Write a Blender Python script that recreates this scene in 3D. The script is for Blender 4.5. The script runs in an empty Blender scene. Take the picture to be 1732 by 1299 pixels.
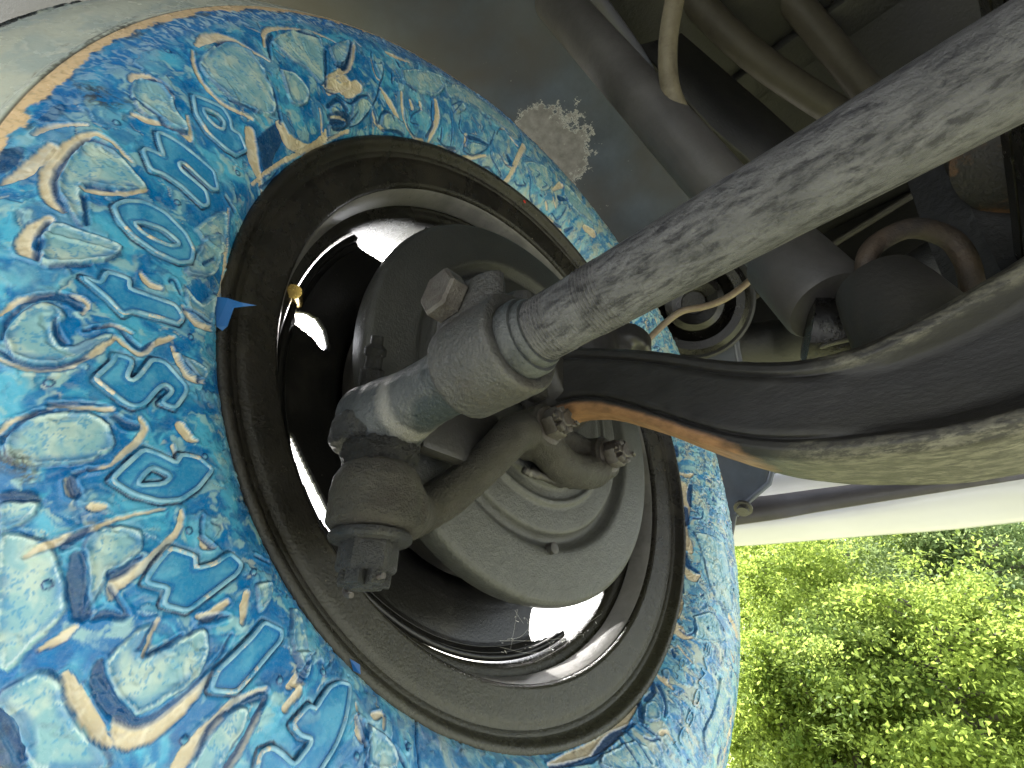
import bpy, bmesh, math, random
import numpy as np
from mathutils import Vector, Matrix

# ------------------------------------------------------------------ camera, world, sun, exposure
scn = bpy.context.scene
COL = scn.collection
# world frame: origin at the hub of the front wheel, +X inboard, +Y to the front of the car, +Z up (metres)
FPX, PCX, PCY = 850.0, 866.0, 649.5
_n = np.array([1.196, -0.597, -1.0]); _n /= np.linalg.norm(_n)
_p = math.atan(_n[1] / _n[2])
_U = np.array([0, -math.cos(_p), math.sin(_p)])
_B = np.stack([_n, np.cross(_U, _n), _U])             # rows: world X, Y, Z in camera axes (x right, y down, z forward)
CAM = -(_B @ np.array([.078, .049, 1.763])) * .195
cam_d = bpy.data.cameras.new('camera'); cam = bpy.data.objects.new('camera', cam_d); COL.objects.link(cam)
cam_d.sensor_width = 36.0; cam_d.lens = 36.0 * FPX / 1732.0
cam_d.clip_start = 0.01; cam_d.clip_end = 500
_mw = Matrix.Identity(4)
for i in range(3):
    _mw[i][0] = _B[i, 0]; _mw[i][1] = -_B[i, 1]; _mw[i][2] = -_B[i, 2]; _mw[i][3] = CAM[i]
cam.matrix_world = _mw
scn.camera = cam

SUN_EL, SUN_AZ = math.radians(42), math.radians(-65)   # azimuth measured from +Y towards +X
wd = bpy.data.worlds.new('World'); scn.world = wd; wd.use_nodes = True
nt = wd.node_tree; nt.nodes.clear()
sky = nt.nodes.new('ShaderNodeTexSky'); sky.sky_type = 'NISHITA'; sky.sun_disc = False
sky.sun_elevation = SUN_EL; sky.sun_rotation = SUN_AZ; sky.dust_density = 2.5; sky.air_density = 1.2
bg = nt.nodes.new('ShaderNodeBackground'); bg.inputs['Strength'].default_value = 0.13
wo = nt.nodes.new('ShaderNodeOutputWorld')
hs = nt.nodes.new('ShaderNodeHueSaturation'); hs.inputs['Saturation'].default_value = .4   # hazy pale sky
nt.links.new(sky.outputs[0], hs.inputs['Color']); nt.links.new(hs.outputs[0], bg.inputs[0]); nt.links.new(bg.outputs[0], wo.inputs[0])
sd = bpy.data.lights.new('sun', 'SUN'); sd.energy = 4.0; sd.angle = math.radians(0.6); sd.color = (1, .98, .95)
so = bpy.data.objects.new('sun', sd); COL.objects.link(so)
_d = Vector((math.sin(SUN_AZ) * math.cos(SUN_EL), math.cos(SUN_AZ) * math.cos(SUN_EL), math.sin(SUN_EL)))
so.rotation_euler = (-_d).to_track_quat('-Z', 'Y').to_euler(); so.location = _d * 30
scn.view_settings.view_transform = 'Standard'; scn.view_settings.look = 'None'
scn.view_settings.gamma = 1; scn.view_settings.use_curve_mapping = False
scn.view_settings.exposure = 2.5

# ------------------------------------------------------------------ helpers
def at(px, py, x=None, y=None, z=None, depth=None):
    """the world point that the photograph shows at (px, py), on a plane of the car's own axes or at a distance"""
    d = _B @ np.array([(px - PCX) / FPX, (py - PCY) / FPX, 1.0])
    if depth is not None: return CAM + d * depth
    k, v = [(i, q) for i, q in enumerate((x, y, z)) if q is not None][0]
    return CAM + d * ((v - CAM[k]) / d[k])
def tag(o, label=None, cat=None, group=None, kind=None):
    if label: o['label'] = label
    if cat: o['category'] = cat
    if group: o['group'] = group
    if kind: o['kind'] = kind
    return o
def empty(name, loc, label, cat, group=None):
    o = bpy.data.objects.new(name, None); COL.objects.link(o); o.location = loc; o.empty_display_size = .05
    return tag(o, label, cat, group)
def wpos(o):
    p = Vector((0, 0, 0))
    while o is not None: p = p + o.location; o = o.parent
    return p
def link_mesh(name, me, mats, parent=None, smooth=True, autos=None):
    o = bpy.data.objects.new(name, me); COL.objects.link(o)
    for m in (mats if isinstance(mats, (list, tuple)) else [mats]): me.materials.append(m)
    if parent is not None:
        o.parent = parent; o.location = -wpos(parent)
    if smooth:
        me.polygons.foreach_set('use_smooth', np.ones(len(me.polygons), bool))
        if autos: me.set_sharp_from_angle(angle=math.radians(autos))
    return o
def obj(name, bm, mats, parent=None, smooth=True, autos=35):
    me = bpy.data.meshes.new(name); bmesh.ops.recalc_face_normals(bm, faces=bm.faces[:])
    bm.to_mesh(me); bm.free()
    return link_mesh(name, me, mats, parent, smooth, autos)
def grid_mesh(name, P, closed_u=False, closed_v=False):
    """P: (nu, nv, 3) array -> quad mesh"""
    nu, nv = P.shape[:2]
    iu = np.arange(nu if closed_u else nu - 1); iv = np.arange(nv if closed_v else nv - 1)
    a, b = np.meshgrid(iu, iv, indexing='ij'); a2, b2 = (a + 1) % nu, (b + 1) % nv
    q = np.stack([a * nv + b, a2 * nv + b, a2 * nv + b2, a * nv + b2], -1).reshape(-1, 4)
    return raw_mesh(name, P.reshape(-1, 3), q)
def raw_mesh(name, V, F):
    me = bpy.data.meshes.new(name); F = np.asarray(F, np.int32); n, k = F.shape
    me.vertices.add(len(V)); me.vertices.foreach_set('co', np.asarray(V, np.float32).ravel())
    me.loops.add(n * k); me.loops.foreach_set('vertex_index', F.ravel())
    me.polygons.add(n); me.polygons.foreach_set('loop_start', np.arange(0, n * k, k, dtype=np.int32))
    me.update(calc_edges=True); me.validate(); return me
def frame(t):
    t = np.asarray(t, float) / np.linalg.norm(t)
    a = np.array([0, 0, 1.0]) if abs(t[2]) < .9 else np.array([0, 1.0, 0])
    u = np.cross(a, t); u /= np.linalg.norm(u); return u, np.cross(t, u), t
def spline(P, n):
    P = np.asarray(P, float); Q = np.vstack([2 * P[0] - P[1], P, 2 * P[-1] - P[-2]]); o = []
    for i in range(len(P) - 1):
        p0, p1, p2, p3 = Q[i:i + 4]; t = np.linspace(0, 1, n, endpoint=False)[:, None]
        o.append(.5 * (2 * p1 + (p2 - p0) * t + (2 * p0 - 5 * p1 + 4 * p2 - p3) * t * t + (3 * p1 - p0 - 3 * p2 + p3) * t ** 3))
    return np.vstack(o + [P[-1:]])
def add_tube(bm, pts, rad, n=16, cap=True, squash=None):
    pts = np.asarray(pts, float); rad = np.broadcast_to(np.asarray(rad, float), (len(pts),))
    T = np.gradient(pts, axis=0) if len(pts) > 2 else np.repeat((pts[1] - pts[0])[None], 2, 0)
    u, v, _ = frame(T[0]); rings = []
    for p, t, r in zip(pts, T, rad):
        t = t / (np.linalg.norm(t) + 1e-12)
        u = u - t * (u @ t); u /= np.linalg.norm(u); v = np.cross(t, u)
        s = squash or (1, 1)
        rings.append([bm.verts.new(p + r * (s[0] * math.cos(a) * u + s[1] * math.sin(a) * v)) for a in np.linspace(0, 2 * math.pi, n, endpoint=False)])
    for A, B in zip(rings, rings[1:]):
        for i in range(n): bm.faces.new((A[i], A[(i + 1) % n], B[(i + 1) % n], B[i]))
    if cap:
        bm.faces.new(rings[0][::-1]); bm.faces.new(rings[-1])
    return bm
def tube(pts, rad, n=16, **k): return add_tube(bmesh.new(), pts, rad, n, **k)
def add_lathe(bm, prof, c, axis, n=48, a0=0, a1=2 * math.pi, cap=True, lobes=0, notch=None):
    """prof: (distance along axis, radius); axis through c"""
    u, v, t = frame(axis); c = np.asarray(c, float); full = abs(a1 - a0 - 2 * math.pi) < 1e-6
    A = np.linspace(a0, a1, n, endpoint=not full); rings = []
    for h, r in prof:
        rr = []
        for a in A:
            q = r if not lobes else r * math.cos(math.pi / lobes) / math.cos((a % (2 * math.pi / lobes)) - math.pi / lobes)
            rr.append(bm.verts.new(c + h * t + q * (math.cos(a) * u + math.sin(a) * v)))
        rings.append(rr)
    for P, Q in zip(rings, rings[1:]):
        for i in range(n if full else n - 1): bm.faces.new((P[i], P[(i + 1) % n], Q[(i + 1) % n], Q[i]))
    if cap and full:
        if prof[0][1] > 1e-6: bm.faces.new(rings[0][::-1])
        if prof[-1][1] > 1e-6: bm.faces.new(rings[-1])
    return bm
def lathe(prof, c, axis, n=48, **k): return add_lathe(bmesh.new(), prof, c, axis, n, **k)
def add_box(bm, c, size, R=None, bev=0):
    b2 = bmesh.new(); bmesh.ops.create_cube(b2, size=1.0)
    for v in b2.verts: v.co = Vector((v.co.x * size[0], v.co.y * size[1], v.co.z * size[2]))
    if bev: bmesh.ops.bevel(b2, geom=b2.edges[:], offset=bev, segments=2, profile=.5, affect='EDGES')
    m = {}
    for v in b2.verts:
        q = np.array(v.co);
        if R is not None: q = R @ q
        m[v] = bm.verts.new(q + np.asarray(c))
    for f in b2.faces: bm.faces.new([m[v] for v in f.verts])
    b2.free(); return bm
def box(c, size, R=None, bev=0): return add_box(bmesh.new(), c, size, R, bev)
def remesh(o, voxel, it=3, rough=None):
    m = o.modifiers.new('fuse', 'REMESH'); m.mode = 'VOXEL'; m.voxel_size = voxel; m.use_smooth_shade = True
    if it:
        s = o.modifiers.new('soften', 'SMOOTH'); s.factor = .5; s.iterations = it
    if rough:
        tx = bpy.data.textures.new('cast', 'CLOUDS'); tx.noise_scale = rough[1]; tx.noise_depth = 3
        d = o.modifiers.new('casting', 'DISPLACE'); d.texture = tx; d.strength = rough[0]; d.mid_level = .5; d.texture_coords = 'LOCAL'
    return o
# numpy gradient noise
def _h(ix, iy, s):
    h = (ix * 374761393 + iy * 668265263 + s * 1274126177) & 0xffffffff
    h = ((h ^ (h >> 13)) * 1103515245) & 0xffffffff
    return ((h ^ (h >> 16)) & 0xffff) * (2 * math.pi / 65536.0)
def perlin(x, y, s=0):
    x0 = np.floor(x).astype(np.int64); y0 = np.floor(y).astype(np.int64); fx = x - x0; fy = y - y0
    u = fx * fx * fx * (fx * (fx * 6 - 15) + 10); v = fy * fy * fy * (fy * (fy * 6 - 15) + 10)
    def g(ax, ay):
        a = _h(x0 + ax, y0 + ay, s); return np.cos(a) * (fx - ax) + np.sin(a) * (fy - ay)
    n0 = g(0, 0) * (1 - u) + g(1, 0) * u; n1 = g(0, 1) * (1 - u) + g(1, 1) * u
    return (n0 * (1 - v) + n1 * v) * 1.5
def fbm(x, y, s=0, o=4):
    t = 0; a = 1.0; n = 0
    for i in range(o): t = t + a * perlin(x * 2 ** i, y * 2 ** i, s + 17 * i); n += a; a *= .5
    return t / n * 1.4
def sm(a, b, x):
    t = np.clip((x - a) / (b - a), 0, 1); return t * t * (3 - 2 * t)

# ------------------------------------------------------------------ materials
def NN(m, t, **k):
    n = m.node_tree.nodes.new(t)
    for a, v in k.items(): setattr(n, a, v)
    return n
def ramp(m, src, stops):
    r = NN(m, 'ShaderNodeValToRGB'); e = r.color_ramp.elements
    while len(e) > 1: e.remove(e[-1])
    e[0].position = stops[0][0]; e[0].color = (*stops[0][1], 1) if len(stops[0][1]) == 3 else stops[0][1]
    for p, c in stops[1:]:
        q = e.new(p); q.color = (*c, 1)
    m.node_tree.links.new(src, r.inputs[0]); return r.outputs[0]
def noise(m, scale, detail=6, rough=.6, stretch=(1, 1, 1), dist=0):
    tc = NN(m, 'ShaderNodeTexCoord'); mp = NN(m, 'ShaderNodeMapping'); mp.inputs['Scale'].default_value = stretch
    m.node_tree.links.new(tc.outputs['Object'], mp.inputs[0])
    n = NN(m, 'ShaderNodeTexNoise'); n.inputs['Scale'].default_value = scale; n.inputs['Detail'].default_value = detail
    n.inputs['Roughness'].default_value = rough; n.inputs['Distortion'].default_value = dist
    m.node_tree.links.new(mp.outputs[0], n.inputs['Vector']); return n.outputs['Fac']
def mix(m, fac, a, b, mode='MIX'):
    x = NN(m, 'ShaderNodeMix', data_type='RGBA', blend_type=mode)
    for s, v in ((0, fac), (6, a), (7, b)):
        if hasattr(v, 'is_linked'): m.node_tree.links.new(v, x.inputs[s])
        elif s == 0: x.inputs[0].default_value = v
        else: x.inputs[s].default_value = (*v, 1)
    return x.outputs[2]
def math_(m, op, a, b=0.0, c=None):
    x = NN(m, 'ShaderNodeMath', operation=op)
    for i, v in enumerate((a, b, c)):
        if v is None: continue
        if hasattr(v, 'is_linked'): m.node_tree.links.new(v, x.inputs[i])
        else: x.inputs[i].default_value = v
    return x.outputs[0]
def newmat(name):
    m = bpy.data.materials.new(name); m.use_nodes = True
    return m, m.node_tree.nodes['Principled BSDF']
def finish(m, p, col, rough, bump=None, metal=0.0, bstr=.3, bdist=.001):
    L = m.node_tree.links
    if hasattr(col, 'is_linked'): L.new(col, p.inputs['Base Color'])
    else: p.inputs['Base Color'].default_value = (*col, 1)
    if hasattr(rough, 'is_linked'): L.new(rough, p.inputs['Roughness'])
    else: p.inputs['Roughness'].default_value = rough
    p.inputs['Metallic'].default_value = metal
    if bump is not None:
        b = NN(m, 'ShaderNodeBump'); b.inputs['Strength'].default_value = bstr; b.inputs['Distance'].default_value = bdist
        L.new(bump, b.inputs['Height']); L.new(b.outputs[0], p.inputs['Normal'])
    return m
def dusty(name, c0, c1, overlay, scale=40, amt=(.45, .75), rough=(.35, .7), bscale=500, bstr=.4, bdist=.0008, stretch=(1, 1, 1), metal=0, speck=None, dscale=None):
    """worn surface: two tones mottled, patches of dusty or dirty overlay, fine pitting"""
    m, p = newmat(name)
    a = noise(m, scale, 8, .65, stretch); col = ramp(m, a, [(.3, c0), (.7, c1)])
    d = noise(m, (dscale or scale * .45), 9, .7, stretch, .3); df = ramp(m, d, [(amt[0], (0, 0, 0)), (amt[1], (1, 1, 1))])
    col = mix(m, df, col, overlay)
    if speck:
        s = noise(m, speck[1], 2, .5); sf = ramp(m, s, [(speck[2], (0, 0, 0)), (speck[2] + .03, (1, 1, 1))]); col = mix(m, sf, col, speck[0])
    r = ramp(m, d, [(amt[0], (rough[0],) * 3), (amt[1], (rough[1],) * 3)])
    b = noise(m, bscale, 5, .65)
    return finish(m, p, col, r, b, metal, bstr, bdist)

MAT = {}
MAT['rim'] = dusty('rim_black_paint', (.013, .012, .010), (.024, .021, .017), (.055, .048, .034), 60, (.52, .85), (.27, .5), 800, .7, .0008, speck=((.3, .25, .18), 420, .77))
MAT['disc'] = dusty('wheel_disc_black', (.006, .006, .006), (.014, .013, .012), (.05, .045, .038), 50, (.55, .85), (.3, .55), 600, .35, .0007, speck=((.3, .28, .25), 700, .79))
MAT['drum'] = dusty('brake_drum_iron', (.03, .028, .026), (.06, .055, .05), (.3, .28, .25), 80, (.55, .7), (.4, .8), 900, .6, .001)
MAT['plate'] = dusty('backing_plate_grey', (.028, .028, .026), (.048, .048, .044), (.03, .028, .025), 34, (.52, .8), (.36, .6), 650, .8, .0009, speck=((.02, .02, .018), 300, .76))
MAT['cast'] = dusty('cast_arm', (0.03387, 0.03065, 0.02419), (0.06854, 0.0629, 0.04999), (0.02419, 0.01855, 0.01452), 70, (.48, .68), (.34, .62), 900, 1.4, .0015)
MAT['castgrey'] = dusty('tie_rod_grey', (0.034, 0.03808, 0.04216), (0.06664, 0.07004, 0.07344), (0.00952, 0.0136, 0.01768), 60, (.5, .64), (.3, .5), 600, .9, .001)
MAT['clamp'] = dusty('clamp_steel', (0.03369, 0.03319, 0.0327), (0.05846, 0.05698, 0.0555), (0.03469, 0.02972, 0.02576), 70, (.5, .7), (.3, .52), 600, .9, .001)
MAT['bolt'] = dusty('bolt_steel', (0.054, 0.04752, 0.0432), (0.1008, 0.09, 0.08208), (0.036, 0.02736, 0.0216), 220, (.45, .65), (.32, .55), 900, .8, .0007)
MAT['tube'] = dusty('tie_rod_tube', (.05, .05, .054), (.118, .116, .121), (.014, .0135, .018), 240, (.47, .62), (.32, .52), 1000, .9, .0013, stretch=(.36, 1, 1), dscale=420)
MAT['darkcast'] = dusty('dark_forging', (0.01512, 0.0165, 0.01856), (0.04125, 0.04125, 0.044), (0.06187, 0.05844, 0.04813), 160, (.52, .72), (.25, .55), 900, 1.3, .0016)
MAT['grease'] = dusty('greasy_rubber', (.004, .004, .004), (.014, .013, .012), (.12, .12, .11), 260, (.62, .72), (.2, .6), 900, 1.0, .002)
MAT['axle'] = dusty('axle_black', (.021, .02, .019), (.036, .034, .032), (.05, .045, .04), 25, (.5, .9), (.38, .62), 320, .3, .0009, stretch=(.3, 1, 1))
MAT['flange'] = dusty('axle_flange', (.17, .15, .13), (.32, .29, .25), (.035, .03, .028), 120, (.45, .65), (.5, .75), 700, .8, .0014, stretch=(.5, 1, 1))
MAT['rust'] = dusty('axle_rust', (.3, .14, .055), (.42, .2, .085), (.2, .11, .06), 90, (.5, .8), (.6, .8), 700, .5, .001)
MAT['fender'] = None
MAT['under'] = dusty('underbody_black', (.0075, .0076, .0082), (.0165, .0162, .0168), (.03, .0275, .026), 12, (.5, .8), (.5, .75), 200, .5, .002, speck=((.2, .18, .15), 260, .79))
MAT['shock'] = dusty('shock_grey', (.05, .047, .044), (.085, .080, .074), (.034, .030, .026), 22, (.5, .8), (.5, .7), 400, .35, .0008)
MAT['rustybrown'] = dusty('rusty_steel', (.022, .016, .012), (.06, .04, .024), (.014, .012, .011), 60, (.45, .65), (.6, .8), 400, .6, .0012)
MAT['hose'] = dusty('hose_tan', (.125, .105, .062), (.185, .158, .10), (.065, .052, .032), 110, (.5, .75), (.6, .8), 900, .5, .0007)
MAT['copper'] = dusty('brake_pipe', (.16, .115, .07), (.235, .18, .12), (.08, .06, .04), 150, (.5, .8), (.4, .6), 700, .3, .0004)
MAT['rubber'] = dusty('black_rubber', (0.003, 0.0027, 0.0024), (0.0078, 0.0066, 0.006), (0.0168, 0.0144, 0.0126), 40, (.5, .8), (.25, .55), 300, .6, .001)
MAT['brass'] = dusty('brass', (.45, .3, .08), (.6, .42, .14), (.2, .13, .05), 200, (.5, .8), (.25, .4), 700, .2, .0003, metal=.8)
MAT['tread'] = dusty('tread_rubber', (.02, .02, .021), (.035, .035, .036), (.08, .08, .08), 70, (.5, .8), (.6, .8), 500, .5, .001)
MAT['white'] = dusty('bumper_white', (0.5304, 0.5372, 0.544), (0.5712, 0.578, 0.5848), (0.408, 0.408, 0.3944), 6, (.6, .9), (.22, .35), 300, .05, .0003)
MAT['valance'] = dusty('valance_black', (.035, .033, .036), (.06, .055, .058), (.12, .11, .1), 30, (.6, .9), (.4, .6), 400, .2, .0006)
MAT['pipe'] = dusty('dusty_pipe', (0.0384, 0.03328, 0.0256), (0.0608, 0.05312, 0.0416), (0.0192, 0.01664, 0.0128), 25, (.5, .8), (.6, .75), 300, .3, .0008)
MAT['barrel'] = dusty('barrel_dusty_grey', (.15, .145, .135), (.25, .24, .22), (.06, .055, .05), 50, (.55, .8), (.28, .5), 700, .4, .0008, speck=((.03, .028, .025), 380, .74))
MAT['dark'] = dusty('dark_rubber', (.02, .019, .017), (.036, .034, .03), (.05, .045, .038), 40, (.5, .8), (.5, .7), 300, .4, .001)
MAT['rust2'] = dusty('oily_rust', (.008, .007, .006), (.022, .018, .014), (.14, .07, .03), 60, (.52, .62), (.4, .75), 300, .9, .002)
MAT['web'] = dusty('cobweb', (.7, .68, .62), (.8, .78, .72), (.6, .58, .5), 100)

def lower_tone(m, p, direction, lo, hi, overlay, wob=.05, scale=25):
    """second tone blended in along a direction, with a ragged edge"""
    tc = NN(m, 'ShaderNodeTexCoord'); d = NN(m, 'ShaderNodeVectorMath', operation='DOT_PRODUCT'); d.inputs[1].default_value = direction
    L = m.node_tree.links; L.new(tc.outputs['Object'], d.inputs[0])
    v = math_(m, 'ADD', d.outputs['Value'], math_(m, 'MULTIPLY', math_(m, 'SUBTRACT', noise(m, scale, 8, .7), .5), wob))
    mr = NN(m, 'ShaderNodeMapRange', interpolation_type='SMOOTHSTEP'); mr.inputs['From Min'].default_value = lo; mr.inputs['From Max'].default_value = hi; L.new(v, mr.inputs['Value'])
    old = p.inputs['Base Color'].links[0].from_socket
    dc = ramp(m, noise(m, 160, 7, .7), [(.3, tuple(c * .75 for c in overlay)), (.7, tuple(c * 1.2 for c in overlay))])
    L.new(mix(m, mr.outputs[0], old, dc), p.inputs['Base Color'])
for k_, a_ in (('plate', ((0, .35, -.94), -.03, .075, (.066, .067, .060))), ('rim', ((.3, .15, -.94), .075, .19, (.044, .043, .026)))):  # plate paler low down; rim's olive lower tone is grass light put into colour
    lower_tone(MAT[k_], MAT[k_].node_tree.nodes['Principled BSDF'], *a_)
def stain(m, p, c, k, colour, lo, hi, wob):
    tc = NN(m, 'ShaderNodeTexCoord'); L = m.node_tree.links
    s = NN(m, 'ShaderNodeVectorMath', operation='SUBTRACT'); L.new(tc.outputs['Object'], s.inputs[0]); s.inputs[1].default_value = tuple(c)
    q = NN(m, 'ShaderNodeVectorMath', operation='MULTIPLY'); L.new(s.outputs[0], q.inputs[0]); q.inputs[1].default_value = tuple(k)
    l = NN(m, 'ShaderNodeVectorMath', operation='LENGTH'); L.new(q.outputs[0], l.inputs[0])
    v = math_(m, 'ADD', l.outputs['Value'], math_(m, 'MULTIPLY', math_(m, 'SUBTRACT', noise(m, 190, 7, .7), .5), wob * 2))
    f = ramp(m, math_(m, 'MULTIPLY', v, .5), [(lo / 2, (.9, .9, .9)), (hi / 2, (0, 0, 0))])
    L.new(mix(m, f, p.inputs['Base Color'].links[0].from_socket, colour), p.inputs['Base Color'])
def fender_mat():
    m, p = newmat('fender_paint')
    tc = NN(m, 'ShaderNodeTexCoord'); L = m.node_tree.links
    a = noise(m, 14, 8, .65); col = ramp(m, a, [(.3, (.042, .05, .07)), (.7, (.08, .098, .14))])
    g = noise(m, 5, 4, .6); gf = ramp(m, g, [(.4, (0, 0, 0)), (.62, (1, 1, 1))]); col = mix(m, gf, col, (.056, .050, .056))
    wob = noise(m, 30, 9, .78); wf = math_(m, 'MULTIPLY', math_(m, 'SUBTRACT', wob, .5), .11)
    def blob(c, r):
        v = NN(m, 'ShaderNodeVectorMath', operation='DISTANCE'); L.new(tc.outputs['Object'], v.inputs[0]); v.inputs[1].default_value = tuple(c)
        return math_(m, 'SUBTRACT', math_(m, 'ADD', v.outputs['Value'], wf), r)
    d = None
    for c, r in BLOBS:
        q = blob(c, r); d = q if d is None else math_(m, 'MINIMUM', d, q)
    fill = ramp(m, math_(m, 'ADD', math_(m, 'MULTIPLY', d, 20.0), .5), [(.49, (1, 1, 1)), (.51, (0, 0, 0))])
    edge = ramp(m, math_(m, 'ADD', math_(m, 'MULTIPLY', d, 20.0), .5), [(.44, (0, 0, 0)), (.485, (1, 1, 1)), (.51, (0, 0, 0))])
    col = mix(m, fill, col, ramp(m, noise(m, 90, 8, .7), [(.3, (.125, .12, .13)), (.7, (.26, .25, .265))]))
    col = mix(m, math_(m, 'MULTIPLY', edge, .95), col, (.55, .55, .56))
    s = noise(m, 160, 5, .7); s2 = noise(m, 9, 3, .5)
    sf = math_(m, 'MULTIPLY', ramp(m, s, [(.66, (0, 0, 0)), (.7, (1, 1, 1))]), ramp(m, s2, [(.55, (0, 0, 0)), (.62, (1, 1, 1))]))
    col = mix(m, sf, col, (.42, .41, .4))
    return finish(m, p, col, ramp(m, g, [(.3, (.34,) * 3), (.7, (.52,) * 3)]), noise(m, 300, 6, .7), 0, .3, .0009)
BLOBS = [(at(930, 262, depth=.62), .052), (at(955, 320, depth=.60), .050), (at(985, 352, depth=.60), .030)]
BLOBS = [(np.array(_c), _r) for _c, _r in BLOBS]

# ------------------------------------------------------------------ ground and trees
GZ = -1.25
def ground():
    m, p = newmat('grass_ground')
    a = noise(m, 1.6, 9, .7); b = noise(m, 14, 8, .75)
    col = ramp(m, a, [(.3, (.15, .16, .065)), (.5, (.225, .228, .105)), (.7, (.35, .34, .20))]); col = mix(m, ramp(m, b, [(.35, (0, 0, 0)), (.75, (.6, .6, .6))]), col, (.26, .265, .12))
    finish(m, p, col, .85, b, 0, .6, .03)
    n = 60; x = np.linspace(-1, 1, n); x = np.sign(x) * np.abs(x) ** 2.2 * 200
    X, Y = np.meshgrid(x, x, indexing='ij'); r = np.hypot(X, Y)
    Zg = GZ + sm(5, 40, r) * fbm(X / 30, Y / 30, 5) * 1.2 - sm(4, 12, Y) * .6
    o = link_mesh('ground', grid_mesh('ground', np.stack([X, Y, Zg], -1)), m); tag(o, 'sunlit grass ground around the raised car', 'ground', kind='structure')
ground()
def pad():  # out of view, added to bounce neutral light up under the car
    m = dusty('bounce_pad_grey', (.27, .275, .28), (.36, .365, .37), (.21, .21, .21), 3, (.5, .8), (.75, .9), 60, .3, .004)
    bm = box((0, -5.0, GZ + .005), (14, 8.0, .11)); add_box(bm, (4.1, .75, GZ + .004), (6.2, 2.8, .11)); o = obj('bounce_pad', bm, m); tag(o, 'unseen pale pad behind the raised car, added to bounce neutral light', 'bounce_pad', kind='structure')
pad()

def leaf_mat(name, lo, hi, tr):
    m, p = newmat(name); L = m.node_tree.links
    at_ = NN(m, 'ShaderNodeAttribute', attribute_name='tone')
    col = ramp(m, at_.outputs['Fac'], [(0, lo), (.55, tuple((a + b) / 2 for a, b in zip(lo, hi))), (1, hi)])
    L.new(col, p.inputs['Base Color']); p.inputs['Roughness'].default_value = .6; p.inputs['Specular IOR Level'].default_value = .12
    t = NN(m, 'ShaderNodeBsdfTranslucent'); L.new(mix(m, .5, col, tr), t.inputs[0])
    mx = NN(m, 'ShaderNodeMixShader'); mx.inputs[0].default_value = .5
    out = m.node_tree.nodes['Material Output']; L.new(p.outputs[0], mx.inputs[1]); L.new(t.outputs[0], mx.inputs[2]); L.new(mx.outputs[0], out.inputs[0]); return m
LEAF = [leaf_mat('leaf_bright', (.12, .19, .03), (.32, .41, .08), (.44, .53, .11)),
        leaf_mat('leaf_mid', (.09, .16, .03), (.26, .33, .08), (.36, .44, .10)),
        leaf_mat('leaf_cool', (.08, .15, .05), (.25, .32, .13), (.34, .41, .15))]
BARK = dusty('bark', (.09, .075, .06), (.17, .15, .12), (.06, .07, .04), 30, (.5, .8), (.7, .9), 120, .8, .01)
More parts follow.
